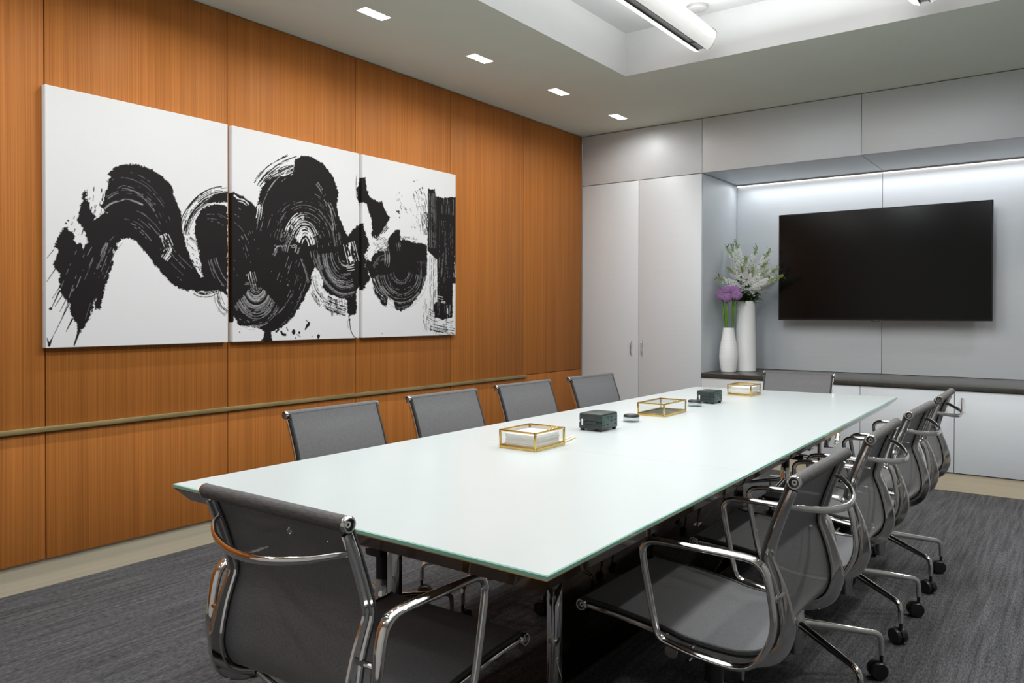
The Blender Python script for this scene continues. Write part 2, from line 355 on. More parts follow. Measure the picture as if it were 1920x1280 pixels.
for k, fx in enumerate(FIX):
    y1, y0 = 4.56, -0.80
    t = tag(empty('linear_pendant', (fx, 0, 2.82)), ('long winged white pendant light in the ceiling recess, the left one with its canopy visible', 'winged white pendant light at the top right, of which only the tip shows')[k], 'pendant light', 'linear pendants in the ceiling recess')
    for s, m in ((-1, 'tube'), (1, 'diffuser')):
        q = lobe(s); yy = [y0, y0 + .01, y1 - .045, y1 - .02, y1 - .006, y1]; sc = [1, 1, 1, .97, .90, .80]
        vs = [(x * (1 if abs(x) < .027 else c), y, z if z < .0 else z * c + (1 - c) * .03) for y, c in zip(yy, sc) for x, z in q]; n = len(q)
        fs = [(i * n + e, i * n + (e + 1) % n, (i + 1) * n + (e + 1) % n, (i + 1) * n + e) for i in range(len(yy) - 1) for e in range(n)] + [tuple(range(n)), tuple((len(yy) - 1) * n + e for e in range(n))]
        lb = MB().add(vs, fs).build('wing', m, t)
        # thin grey lip along the wing's upper edge and round its tip
        e = [(x * .8 + s * .002, y1 + .0015, z * .8 + .006) for x, z in q[2:9]]
        MB().tube([(s * .101, y0, .091), (s * .101, y1 - .05, .091), (s * .097, y1 - .02, .089), (s * .083, y1 + .001, .078)] + e[::-1][1:], .0034, 6).build('lip', 'fixture', lb)
    b = MB().box((-.0205, y0, .012), (.0205, y1 - .004, .05)).build('slot_cover', 'fixture', t, ang=0)
    MB().box((-.0258, y0, .0035), (-.0205, y1 - .01, .04)).box((.0205, y0, .0035), (.0258, y1 - .01, .04)).build('slot_edge', 'fixture_dark', t, ang=0)
    for yc in (4.41, 3.42, 2.4, 1.4, .4, -.5):
        MB().box((-.0205, yc - .006, .0075), (.0205, yc + .006, .013)).build('clip', 'fixture_dark', t, ang=0)
    for yc in (3.27, 2.1, .8):
        MB().box((-.125, yc - .012, .07), (.125, yc + .012, .10), bev=.004).box((-.128, yc - .02, .06), (-.095, yc + .02, .11), bev=.004).box((.095, yc - .02, .06), (.128, yc + .02, .11), bev=.004).build('coupler', 'fixture_dark', t)
    for yc in (4.475, 2.9, 1.45, 0.0):
        MB().lathe([(0, CH - 2.82), (.062, CH - 2.82), (.062, CH - 2.838), (.054, CH - 2.846), (0, CH - 2.846)], (0, yc, 0), 28).build('canopy', 'canopy', t)
        MB().lathe([(.0035, .05), (.0035, CH - 2.845)], (0, yc, 0), 8).lathe([(.007, .05), (.007, .10), (.0035, .115)], (0, yc, 0), 8).build('stem', 'fixture', t)

# ================================================================== TRIPTYCH
ART = [('P',0,0.004,[(0.2688,0.791),(0.2859,0.8155),(0.3153,0.8372),(0.3602,0.8503),(0.4009,0.8529),(0.4422,0.8491),(0.4843,0.8401),(0.5244,0.8203),(0.557,0.7963),(0.5817,0.7657),(0.5927,0.7226),(0.6094,0.6877),(0.6233,0.6524),(0.6288,0.6159),(0.6315,0.5686),(0.6427,0.5165),(0.6597,0.4645),(0.6826,0.4125),(0.7057,0.3735),(0.7233,0.35),(0.735,0.3342),(0.8844,0.3817),(0.884,0.2339),(0.8622,0.2585),(0.8282,0.2716),(0.7556,0.2616),(0.7142,0.2661),(0.6534,0.2646),(0.611,0.2767),(0.5638,0.3042),(0.523,0.3443),(0.4882,0.3865),(0.454,0.4281),(0.4254,0.4618),(0.3997,0.4853),(0.3742,0.4984),(0.349,0.5039),(0.3266,0.4947),(0.3067,0.4759),(0.2944,0.4529),(0.2919,0.4306),(0.2893,0.4033),(0.2892,0.3812),(0.2696,0.3214),(0.255,0.2793),(0.2428,0.2181),(0.2306,0.1645),(0.2212,0.1717),(0.2093,0.1644),(0.2071,0.1885),(0.2119,0.2224),(0.2024,0.1885),(0.1882,0.145),(0.1671,0.1019),(0.1509,0.0759),(0.1348,0.0571),(0.1326,0.069),(0.1282,0.1047),(0.1169,0.119),(0.1079,0.138),(0.0991,0.171),(0.0969,0.1946),(0.0814,0.2132),(0.0616,0.2362),(0.0551,0.2664),(0.0553,0.2944),(0.0576,0.3271),(0.0402,0.3449),(0.0337,0.3678),(0.0447,0.4033),(0.0558,0.4272),(0.0318,0.4372),(0.0516,0.4851),(0.0649,0.5119),(0.0849,0.5335),(0.0959,0.5145),(0.1184,0.5117),(0.1205,0.4764),(0.1272,0.4604),(0.1432,0.4711),(0.1591,0.4412),(0.1754,0.4735),(0.1709,0.4994),(0.1503,0.5406),(0.1355,0.5511),(0.1321,0.5651),(0.1437,0.6066),(0.153,0.6456),(0.1531,0.6838),(0.1716,0.704),(0.1715,0.6621),(0.1853,0.6494),(0.1933,0.6022),(0.2085,0.5966),(0.2108,0.5727),(0.2369,0.5995),(0.2609,0.6117),(0.2466,0.6273),(0.2347,0.6357),(0.2491,0.6713),(0.2613,0.7045),(0.2686,0.7323),(0.2614,0.7509),(0.276,0.7749)]),('P',0,0.004,[(0.7182,0.657),(0.7419,0.6865),(0.7777,0.704),(0.8201,0.7143),(0.8851,0.7134),(0.8842,0.312),(0.7558,0.3241),(0.7351,0.3559),(0.7322,0.4044),(0.7235,0.4552),(0.709,0.5081),(0.6975,0.5744),(0.7035,0.6232)]),('P',0,0.003,[(0.7718,0.7333),(0.802,0.7561),(0.8387,0.7716),(0.8853,0.783),(0.8852,0.7301),(0.8324,0.7267),(0.7898,0.7163),(0.7657,0.7136)]),('S',0,16,0.05,0.45,[(0.6372,0.5638),(0.6544,0.6237),(0.6891,0.6807),(0.742,0.7352),(0.8081,0.7733),(0.8853,0.7941)]),('S',0,7,0.03,0.3,[(0.6485,0.5435),(0.6658,0.5929),(0.6948,0.6492),(0.7359,0.6912),(0.7777,0.7204)]),('S',0,13,0.1,0.72,[(0.6543,0.5706),(0.6742,0.4922),(0.6942,0.4266),(0.7174,0.3659)]),('S',0,10,0.05,0.6,[(0.6599,0.5178),(0.6944,0.4883),(0.7177,0.4684)]),('S',0,8,0.05,0.6,[(0.6711,0.4386),(0.7,0.4135),(0.7293,0.4043)]),('S',0,14,0.05,0.5,[(0.813,0.2822),(0.825,0.2274),(0.8496,0.1779),(0.8807,0.1502)]),('S',0,9,0.03,0.4,[(0.6967,0.2603),(0.7289,0.2448),(0.7765,0.2457),(0.8251,0.2632)]),('S',0,20,0.09,0.75,[(0.1947,0.6697),(0.1806,0.6201),(0.1572,0.5508),(0.1433,0.502)]),('S',0,18,0.1,0.78,[(0.2184,0.7208),(0.2135,0.6647),(0.2039,0.6033)]),('S',1,12,0.06,0.62,[(0.5317,0.5339),(0.5506,0.4964),(0.5588,0.4631),(0.5313,0.4198)]),('S',0.55,5,0.012,0.5,[(0.2538,0.628),(0.2756,0.65),(0.3098,0.6687),(0.3496,0.6808),(0.3901,0.678),(0.4312,0.6651)]),('S',0.4,5,0.02,0.6,[(0.266,0.6782),(0.2977,0.7017),(0.3398,0.7193),(0.3902,0.7207),(0.4417,0.7043),(0.4891,0.669)]),('S',0.35,12,0.09,0.78,[(0.2734,0.728),(0.3225,0.7691),(0.3853,0.7677),(0.4497,0.7409),(0.5159,0.6746),(0.5646,0.5888)]),('S',0.4,10,0.1,0.72,[(0.3469,0.6058),(0.4052,0.5941),(0.4622,0.5537),(0.5153,0.4912),(0.5834,0.4071),(0.6537,0.3444)]),('S',0.35,9,0.09,0.6,[(0.3142,0.4913),(0.2748,0.4393),(0.2505,0.3767),(0.2264,0.3149)]),('S',0.5,3,0.03,0.3,[(0.2605,0.475),(0.2435,0.4178),(0.2218,0.351)]),('S',0.5,6,0.1,0.75,[(0.1777,0.4569),(0.1429,0.3831),(0.1199,0.3227),(0.0927,0.251)]),('S',0.45,5,0.1,0.8,[(0.2125,0.3989),(0.1771,0.313),(0.1538,0.2405),(0.1329,0.1688)]),('S',0.4,4,0.05,0.6,[(0.1931,0.2173),(0.1742,0.157),(0.1649,0.1259)]),('S',0.35,12,0.09,0.75,[(0.7656,0.6619),(0.8017,0.6657),(0.8476,0.6594),(0.8787,0.6459)]),('S',0.5,9,0.07,0.6,[(0.7951,0.4296),(0.8132,0.3784),(0.8376,0.3326),(0.8685,0.2976)]),('L',0,0.006,0.0015,[(0.0573,0.2501),(0.0221,0.1706)]),('L',0,0.003,0.0015,[(0.0704,0.2341),(0.0373,0.18)]),('L',0,0.003,0.0015,[(0.0836,0.2109),(0.0569,0.1568)]),('L',0,0.003,0.0015,[(0.0969,0.1922),(0.0194,0.0294)]),('L',0,0.003,0.0015,[(0.0925,0.1969),(0.0678,0.1358)]),('L',0,0.007,0.0015,[(0.1101,0.1262),(0.0831,0.0699)]),('L',0,0.01,0.005,[(0.1348,0.0619),(0.1165,0.0078)]),('L',0,0.002,0.0015,[(0.0551,0.2617),(0.0266,0.2146)]),('L',0,0.003,0.0015,[(0.0402,0.3449),(0.0054,0.288)]),('L',0,0.002,0.0015,[(0.034,0.4281),(0.0058,0.3894)]),('D',0,0.007,[(0.02,0.1729)]),('L',0,0.002,0.008,[(0.0044,0.0437),(0.0129,0.0158)]),('L',0,0.003,0.01,[(0.026,0.0432),(0.0129,0.0111)]),('D',0,0.004,[(0.0939,0.559)]),('D',0,0.004,[(0.0849,0.5464)]),('P',0,0.002,[(0.2993,0.468),(0.3116,0.4615),(0.3017,0.441),(0.2919,0.4355)]),('P',0,0.004,[(0.8947,0.7953),(0.9184,0.7899),(0.9456,0.7793),(0.9779,0.7748),(1.0139,0.7592),(1.0437,0.7412),(1.0604,0.7243),(1.0706,0.7745),(1.0842,0.8167),(1.1046,0.8512),(1.1321,0.8812),(1.1669,0.9036),(1.2021,0.9145),(1.2449,0.9176),(1.2958,0.9399),(1.3106,0.9843),(1.3143,1.0271),(1.3627,1.0531),(1.4082,1.0575),(1.4582,1.0533),(1.5131,1.034),(1.5611,0.9973),(1.5935,0.964),(1.6139,0.9255),(1.6303,0.8862),(1.6303,0.8415),(1.6179,0.7986),(1.6302,0.7425),(1.6634,0.6912),(1.6885,0.6419),(1.7096,0.6242),(1.7567,0.6738),(1.8046,0.7077),(1.8354,0.7106),(1.8352,0.3164),(1.8044,0.3288),(1.7738,0.2852),(1.7781,0.1769),(1.7737,0.1539),(1.7178,0.1343),(1.7008,0.1668),(1.7008,0.2349),(1.6338,0.2467),(1.5724,0.2615),(1.5382,0.2797),(1.5123,0.3042),(1.5124,0.3481),(1.4828,0.4001),(1.4574,0.4188),(1.4341,0.3887),(1.4263,0.308),(1.4033,0.2828),(1.3804,0.2393),(1.339,0.1808),(1.313,0.1425),(1.2689,0.1053),(1.222,0.0682),(1.1671,0.056),(1.1535,0.0474),(1.1548,0.0209),(1.1653,-0.0029),(1.086,-0.0007),(1.103,0.0221),(1.1099,0.0511),(1.081,0.0691),(1.019,0.0786),(0.9505,0.088),(0.9377,0.1079),(0.9249,0.1305),(0.9121,0.0997),(0.8931,0.0831)]),('L',0,0.006,0.004,[(1.2307,0.9988),(1.274,1.0206),(1.3254,1.044)]),('L',0,0.007,0.004,[(1.115,0.905),(1.153,0.9397),(1.1881,0.9685)]),('L',0,0.005,0.004,[(1.0808,0.8423),(1.1081,0.8749),(1.1425,0.9031)]),('S',0,22,0.1,0.55,[(1.0774,0.8331),(1.1253,0.8977),(1.1951,0.9548),(1.2849,1.0044)]),('S',0,16,0.06,0.35,[(1.1252,0.8598),(1.1774,0.9051),(1.2486,0.945),(1.3105,0.9752)]),('S',1,8,0.025,0.6,[(0.92,0.7733),(0.9455,0.7567),(0.9778,0.7521),(1.0105,0.7331)]),('S',1,6,0.03,0.45,[(1.0637,0.7161),(1.0806,0.741),(1.0772,0.6944),(1.0703,0.6648)]),('S',0.55,6,0.06,0.75,[(1.2697,0.5403),(1.2858,0.585),(1.3129,0.6213),(1.348,0.6449),(1.3871,0.6527),(1.4255,0.6434),(1.4585,0.6179),(1.4818,0.5791),(1.4924,0.5317)]),('S',0.5,8,0.06,0.72,[(1.2305,0.5508),(1.2524,0.6119),(1.2893,0.6618),(1.3373,0.6945),(1.3909,0.7057),(1.4439,0.6934),(1.4897,0.6586),(1.5221,0.6051),(1.5368,0.5395)]),('S',0.45,8,0.06,0.8,[(1.1919,0.5611),(1.2194,0.6385),(1.2658,0.7019),(1.3265,0.7439),(1.3947,0.7588),(1.4625,0.7437),(1.5212,0.6997),(1.563,0.6314),(1.582,0.5474)]),('S',0.4,9,0.06,0.85,[(1.1463,0.5733),(1.1803,0.6699),(1.238,0.7496),(1.3137,0.8029),(1.3993,0.8225),(1.4848,0.8046),(1.5595,0.7496),(1.6129,0.6635),(1.6372,0.557)]),('S',0.6,6,0.03,0.6,[(1.4737,0.9147),(1.4951,0.8935),(1.5151,0.868),(1.5333,0.8384),(1.5494,0.8053),(1.5633,0.7689),(1.5747,0.7296),(1.5834,0.6881),(1.5894,0.6449)]),('S',0.7,7,0.03,0.6,[(1.5612,0.799),(1.5758,0.7743),(1.5887,0.7477),(1.5999,0.7194),(1.6091,0.6895),(1.6164,0.6583),(1.6217,0.6262),(1.6248,0.5933),(1.6259,0.5599)]),('S',0.6,5,0.04,0.7,[(1.0724,0.6038),(1.0825,0.6541),(1.0962,0.7026),(1.1133,0.7487),(1.1337,0.7918),(1.157,0.8314),(1.1832,0.8668),(1.2118,0.8975),(1.2425,0.9231)]),('S',1,13,0.085,0.35,[(1.3225,0.5747),(1.3327,0.5997),(1.3459,0.6197),(1.3613,0.6334),(1.378,0.64),(1.395,0.6391),(1.4113,0.6304),(1.4257,0.6147),(1.4373,0.5927)]),('S',1,10,0.06,0.3,[(1.3423,0.555),(1.3508,0.5759),(1.3621,0.5918),(1.3751,0.6015),(1.389,0.604),(1.4026,0.5992),(1.4149,0.5874),(1.4247,0.5695),(1.4313,0.5469)]),('S',1,6,0.05,0.45,[(1.3012,0.6269),(1.3085,0.6438),(1.3167,0.6589),(1.3257,0.6719),(1.3353,0.6827),(1.3455,0.6911),(1.356,0.6969),(1.3668,0.7001),(1.3776,0.7005)]),('S',1,8,0.04,0.5,[(1.2555,0.5934),(1.2629,0.6128),(1.2713,0.631),(1.2808,0.648),(1.2912,0.6634),(1.3025,0.6773),(1.3145,0.6894),(1.3272,0.6997),(1.3404,0.7079)]),('S',0.45,9,0.05,0.35,[(1.239,0.4997),(1.2415,0.5131),(1.2449,0.5262),(1.2492,0.539),(1.2545,0.5515),(1.2606,0.5634),(1.2676,0.5747),(1.2753,0.5853),(1.2838,0.5952)]),('S',0.8,5,0.02,0.5,[(1.1767,0.5044),(1.2014,0.5268),(1.266,0.5253),(1.321,0.5322)]),('S',0.7,8,0.05,0.6,[(1.1661,0.4743),(1.1943,0.5233)]),('S',0.8,6,0.03,0.5,[(1.3246,0.4931),(1.3395,0.5335)]),('S',0.7,8,0.05,0.35,[(1.0122,0.2792),(1.0207,0.2662),(1.0312,0.2563),(1.0432,0.2503),(1.0561,0.2484),(1.069,0.2508),(1.0812,0.2574),(1.092,0.2678),(1.1008,0.2815)]),('S',0.62,9,0.05,0.3,[(0.9888,0.2558),(1.0017,0.2357),(1.0178,0.2205),(1.0363,0.2111),(1.056,0.208),(1.0758,0.2115),(1.0947,0.2216),(1.1115,0.2376),(1.1252,0.2586)]),('S',0.6,9,0.05,0.4,[(0.9656,0.2325),(0.9829,0.2054),(1.0045,0.1848),(1.0293,0.1719),(1.0559,0.1676),(1.0828,0.1722),(1.1083,0.1856),(1.1311,0.2071),(1.1497,0.2356)]),('S',0.55,8,0.05,0.55,[(0.9459,0.2128),(0.9669,0.1797),(0.9932,0.1544),(1.0234,0.1385),(1.0558,0.133),(1.0887,0.1384),(1.1201,0.1546),(1.1481,0.1808),(1.171,0.2156)]),('S',0.45,8,0.05,0.75,[(0.923,0.1899),(0.9483,0.1498),(0.98,0.1191),(1.0165,0.0995),(1.0557,0.0926),(1.0956,0.0988),(1.1338,0.1182),(1.168,0.1499),(1.196,0.1922)]),('S',0.7,8,0.05,0.45,[(1.023,0.3681),(1.0361,0.3227),(1.0494,0.2742)]),('S',1,5,0.03,0.5,[(1.0098,0.3733),(1.0228,0.3079)]),('S',0.8,6,0.05,0.6,[(0.9834,0.3096),(1.0562,0.309)]),('S',0.5,12,0.16,0.8,[(0.9448,0.441),(0.9641,0.3996),(0.9835,0.3664)]),('S',0.5,14,0.18,0.8,[(1.2659,0.4744),(1.2369,0.3981),(1.2082,0.3285)]),('S',0.5,10,0.1,0.75,[(1.3617,0.3581),(1.3243,0.2657),(1.2654,0.1744),(1.2007,0.1148)]),('S',0.5,3,0.02,0.3,[(1.3544,0.4645),(1.3844,0.3957),(1.4072,0.329)]),('S',0.55,8,0.12,0.8,[(0.9905,0.5773),(1.0167,0.5309),(1.0431,0.4667)]),('S',0.5,7,0.1,0.8,[(0.9261,0.673),(0.9776,0.6443),(1.0168,0.6024)]),('S',0.7,10,0.08,0.72,[(0.9634,0.0992),(1.0092,0.093),(1.0625,0.0983)]),('S',0.55,6,0.05,0.5,[(1.6012,0.5169),(1.6051,0.4929),(1.6133,0.4709),(1.6255,0.452),(1.6409,0.4371),(1.659,0.427),(1.6786,0.4224),(1.699,0.4235),(1.7189,0.4303)]),('S',0.55,8,0.05,0.45,[(1.561,0.5099),(1.5667,0.4749),(1.5787,0.4426),(1.5963,0.4148),(1.6189,0.3929),(1.6452,0.3779),(1.6741,0.3709),(1.704,0.3723),(1.7333,0.382)]),('S',0.5,9,0.05,0.5,[(1.5214,0.5031),(1.5288,0.4571),(1.5444,0.4147),(1.5675,0.3781),(1.597,0.349),(1.6315,0.3291),(1.6695,0.3195),(1.709,0.3209),(1.7479,0.3335)]),('S',0.45,9,0.05,0.6,[(1.4872,0.4971),(1.4961,0.4417),(1.5148,0.3906),(1.5425,0.3462),(1.5779,0.3109),(1.6196,0.2865),(1.6655,0.2745),(1.7133,0.2759),(1.7606,0.2909)]),('S',0.8,4,0.02,0.3,[(1.5364,0.4749),(1.5444,0.4281),(1.5685,0.3818),(1.6133,0.3485),(1.6756,0.3442)]),('S',0.6,8,0.08,0.6,[(1.4537,0.5167),(1.4692,0.4555),(1.4926,0.4005)]),('S',0,18,0.1,0.55,[(1.4341,0.367),(1.4534,0.2995),(1.5003,0.2382),(1.5805,0.1918),(1.6881,0.1603)]),('S',0,14,0.12,0.5,[(1.6214,0.2401),(1.6296,0.1922),(1.6379,0.1441)]),('S',0,12,0.08,0.45,[(1.5401,0.2199),(1.6132,0.1953),(1.6966,0.1765)]),('S',0,10,0.05,0.5,[(1.4379,0.2836),(1.4689,0.2501),(1.5082,0.2069)]),('S',1,16,0.1,0.65,[(1.7181,0.5827),(1.7394,0.5191),(1.7566,0.4647)]),('P',1,0.004,[(1.7096,0.5659),(1.7309,0.5837),(1.7266,0.5476),(1.7138,0.5338)]),('P',1,0.004,[(1.7053,0.4943),(1.7394,0.5028),(1.748,0.4772),(1.7265,0.463)]),('S',1,10,0.08,0.7,[(1.6548,0.4464),(1.7052,0.436),(1.7566,0.445)]),('P',1,0.004,[(1.7825,0.2821),(1.8,0.2957),(1.7999,0.1836),(1.7912,0.2099),(1.7781,0.2426)]),('L',0,0.007,0.004,[(1.7135,0.1376),(1.722,0.0855),(1.7305,0.0463),(1.752,0.0132),(1.7736,-0.0004)]),('L',0,0.002,0.002,[(1.7007,0.1117),(1.7092,0.0597)]),('D',0,0.008,[(1.7199,0.1116)]),('D',0,0.012,[(1.3017,0.0446)]),('D',0,0.006,[(1.3425,0.0408)]),('D',0,0.011,[(1.4804,0.0163)]),('D',0,0.008,[(1.4107,0.095)]),('D',0,0.003,[(0.9536,0.0512)]),('D',0,0.004,[(1.3165,0.011)]),('D',0,0.003,[(1.4337,0.0173)]),('L',0,0.012,0.014,[(1.2184,0.0492),(1.2291,0.034),(1.2471,0.0307)]),('L',0,0.004,0.004,[(1.2543,0.0725),(1.2652,0.0543)]),('L',0,0.004,0.003,[(1.3878,0.1136),(1.4107,0.098)]),('L',0,0.006,0.02,[(1.384,0.0584),(1.3992,0.0797),(1.4069,0.0858)]),('L',0,0.003,0.002,[(1.3239,0.032),(1.3537,0.0162)]),('L',0,0.003,0.002,[(1.0759,0.0692),(1.1099,0.057)]),('L',0,0.012,0.006,[(1.1864,0.0497),(1.2042,0.0613)]),('P',0,0.004,[(1.7742,0.9242),(1.8004,0.9572),(1.8179,0.9959),(1.8489,0.9969),(1.8578,0.9385),(1.8846,0.8853),(1.9208,0.8696),(1.9529,0.8565),(1.9853,0.8705),(1.9993,0.8415),(2.0369,0.7876),(2.0654,0.7734),(2.0369,0.7295),(1.9899,0.6775),(1.9345,0.6189),(1.8981,0.6362),(1.9049,0.6937),(1.8981,0.7466),(1.8756,0.786),(1.8622,0.8361),(1.8267,0.8419),(1.7959,0.8153),(1.7785,0.8822)]),('S',0,8,0.05,0.6,[(1.7917,0.9987),(1.7873,0.9489),(1.7916,0.8608)]),('P',0,0.007,[(1.8002,0.6579),(1.8266,0.6932),(1.8532,0.6425),(1.871,0.6107),(1.88,0.5714),(1.862,0.5435),(1.8442,0.5091),(1.8531,0.4432),(1.8709,0.4108),(1.8934,0.3783),(1.8709,0.3441),(1.8486,0.3268),(1.8308,0.2931),(1.7999,0.2693)]),('P',0,0.004,[(2.0463,0.6378),(2.0797,0.668),(2.1135,0.6986),(2.1525,0.6985),(2.1574,0.6327),(2.212,0.6368),(2.288,0.6249),(2.3657,0.627),(2.408,0.6156),(2.4134,0.5071),(2.4081,0.416),(2.3659,0.3169),(2.3035,0.2438),(2.2271,0.1897),(2.1624,0.1648),(2.1086,0.1785),(2.0941,0.213),(2.0415,0.2502),(2.0273,0.1952),(1.9851,0.2119),(1.9389,0.2587),(1.9161,0.2952),(1.9025,0.3619),(1.8799,0.4045),(1.8531,0.4432),(1.8531,0.4831),(1.9071,0.5196),(1.9713,0.5507),(2.018,0.5537),(2.0416,0.5827)]),('S',0,26,0.16,0.42,[(1.871,0.4441),(1.9436,0.5084),(2.018,0.5537),(2.0845,0.5857)]),('S',0,14,0.14,0.45,[(1.9162,0.6074),(1.9852,0.5787),(2.0274,0.5202)]),('S',0,10,0.06,0.35,[(1.9345,0.6223),(1.9899,0.6673),(2.0369,0.7124)]),('S',1,8,0.06,0.5,[(1.9071,0.6336),(1.9253,0.5947),(1.9528,0.5629)]),('P',1,0.004,[(1.8665,0.5438),(1.9026,0.5863),(1.9344,0.5752),(1.9162,0.5336),(1.8935,0.4787),(1.8665,0.4938)]),('P',1,0.003,[(1.9667,0.6485),(2.0086,0.6689),(2.0227,0.653),(1.9806,0.6293)]),('S',0.6,9,0.08,0.5,[(1.9161,0.4463),(1.9713,0.4965),(2.0274,0.5133)]),('S',0.75,7,0.05,0.55,[(1.9492,0.5907),(1.9685,0.5978),(1.9881,0.5961),(2.0063,0.5857),(2.0214,0.5676),(2.0318,0.5434),(2.0366,0.5154),(2.0352,0.4862),(2.0279,0.4587)]),('S',0.5,4,0.045,0.6,[(2.0728,0.4118),(2.0835,0.3847),(2.1036,0.3629),(2.131,0.3491),(2.1624,0.3449),(2.1941,0.3511),(2.2222,0.367),(2.2433,0.3908),(2.2546,0.4195)]),('S',0.6,6,0.045,0.55,[(2.0217,0.4012),(2.0384,0.3585),(2.0699,0.3241),(2.1128,0.302),(2.1624,0.295),(2.2128,0.3044),(2.2577,0.3294),(2.2915,0.3671),(2.3096,0.413)]),('S',0.6,7,0.045,0.55,[(1.9715,0.3907),(1.9939,0.3327),(2.0364,0.2857),(2.0947,0.2551),(2.1624,0.2451),(2.2315,0.2575),(2.2936,0.2914),(2.3404,0.3431),(2.3655,0.4063)]),('S',0.5,7,0.045,0.65,[(1.929,0.3819),(1.9563,0.3109),(2.0081,0.2531),(2.0793,0.2152),(2.1624,0.2023),(2.2477,0.217),(2.3246,0.2585),(2.3829,0.3223),(2.4143,0.4005)]),('S',0.6,8,0.07,0.55,[(1.9252,0.3795),(1.9712,0.3135),(2.0368,0.2639)]),('S',1,7,0.05,0.35,[(2.0415,0.2468),(2.0941,0.22)]),('S',1,7,0.06,0.65,[(1.8889,0.3714),(1.9343,0.2855),(1.9898,0.2256)]),('S',0,14,0.09,0.55,[(2.1525,0.6393),(2.222,0.6411),(2.3137,0.6375)]),('S',0.45,9,0.08,0.7,[(2.1281,0.613),(2.1427,0.5619)]),('S',0.45,9,0.08,0.6,[(2.3553,0.5039),(2.3658,0.4143),(2.3345,0.3233)]),('D',0,0.007,[(2.1427,0.8194)]),('L',0,0.01,0.004,[(2.1232,0.8173),(2.1525,0.803)]),('D',0,0.005,[(2.1476,0.7782)]),('S',0,14,0.1,0.82,[(2.1281,0.9358),(2.192,0.8737),(2.2523,0.8098),(2.3136,0.734)]),('S',0,26,0.12,0.66,[(2.3136,0.9804),(2.3552,0.8995),(2.3762,0.8118),(2.3974,0.6873)]),('S',0,12,0.05,0.4,[(2.3973,0.8393),(2.3867,0.7587),(2.4027,0.6877)]),('P',0,0.003,[(2.4184,1.0084),(2.4398,1.0003),(2.4885,1.0103),(2.4994,0.9639),(2.5712,0.9579),(2.7136,0.9826),(2.7257,0.6002),(2.726,0.3643),(2.6795,0.3629),(2.674,0.1246),(2.5719,0.1063),(2.4891,0.1289),(2.4727,0.217),(2.5164,0.2359),(2.5107,0.5234),(2.4725,0.5469),(2.4133,0.5797),(2.4186,0.7979)]),('S',1,8,0.05,0.72,[(2.7199,0.5618),(2.7142,0.4095)]),('S',0,6,0.05,0.3,[(2.4616,0.5463),(2.4618,0.3633),(2.4673,0.1363)]),('S',0,6,0.03,0.4,[(2.4942,0.5482),(2.4889,0.3275),(2.489,0.1436)]),('S',1,4,0.012,0.2,[(2.5079,0.5196),(2.508,0.3648),(2.5081,0.2321)]),('S',1,10,0.05,0.6,[(2.6395,0.2112),(2.6453,0.1247)]),('S',1,12,0.1,0.7,[(2.489,0.2466),(2.5998,0.2333)]),('S',0.5,16,0.13,0.6,[(2.6274,0.9609),(2.6275,0.901),(2.6276,0.8486)]),('S',0.35,14,0.11,0.5,[(2.4506,0.9762),(2.4507,0.8376),(2.4508,0.6004)]),('S',0.4,16,0.16,0.72,[(2.6163,0.7988),(2.6164,0.6304),(2.6053,0.4054)]),('S',0.45,8,0.1,0.75,[(2.5604,0.4408),(2.5606,0.2551),(2.5718,0.1436)]),('S',0,22,0.16,0.62,[(2.4083,0.1219),(2.4891,0.0921),(2.6,0.08),(2.6856,0.0905)]),('S',0,20,0.15,0.72,[(2.5496,0.1287),(2.5496,0.0619),(2.5497,0.0174)]),('S',0,8,0.05,0.6,[(2.3976,0.2525),(2.3976,0.1437),(2.403,0.0347)]),('S',0,16,0.05,0.55,[(2.4404,0.0633),(2.5386,0.0435),(2.6972,0.0221)]),('D',0,0.004,[(1.9897,0.0214)]),('D',0,0.004,[(2.3135,1.0447)]),('D',0,0.004,[(2.2827,1.0333)])]
NS, NT = 2268, 956                      # paint raster of the whole triptych, 1.2 mm cells, halved afterwards
GX, GZ = 2.7195, 1.1395
ss = np.linspace(0, GX, NS); tt = np.linspace(-.001, GZ - .001, NT)
SS, TT = np.meshgrid(ss, tt)
rg = np.random.RandomState(5)
def vnoise(x, y, seed):
    xi = np.floor(x).astype(int); yi = np.floor(y).astype(int); fx = x - xi; fy = y - yi
    fx = fx * fx * (3 - 2 * fx); fy = fy * fy * (3 - 2 * fy)
    def h(a, b):
        n = (a * 374761393 + b * 668265263 + seed * 144664) & 0x7fffffff
        n = ((n ^ (n >> 13)) * 1274126177) & 0x7fffffff
        return ((n ^ (n >> 16)) & 0xffff) / 65535.0
    return (h(xi, yi) * (1 - fx) + h(xi + 1, yi) * fx) * (1 - fy) + (h(xi, yi + 1) * (1 - fx) + h(xi + 1, yi + 1) * fx) * fy
N1 = vnoise(SS * 90, TT * 90, 1) - .5; N2 = vnoise(SS * 90, TT * 90, 2) - .5
N3 = vnoise(SS * 260, TT * 260, 3) - .5; N4 = vnoise(SS * 260, TT * 260, 4) - .5
WX = N1 * 1.2 + N3; WY = N2 * 1.2 + N4
ink = np.ones((NT, NS), np.float32)
def seg_pts(pts, n):
    p = np.array([[v.x, v.y] for v in smooth([(a, b, 0) for a, b in pts], n)]); return p
def splat(x, y, val, keep=None):
    i = np.round(x / GX * (NS - 1)).astype(int); j = np.round((y + .001) / GZ * (NT - 1)).astype(int)
    ok = (i >= 0) & (i < NS) & (j >= 0) & (j < NT)
    if keep is not None: ok &= keep
    ink[j[ok], i[ok]] = val[ok] if isinstance(val, np.ndarray) else val
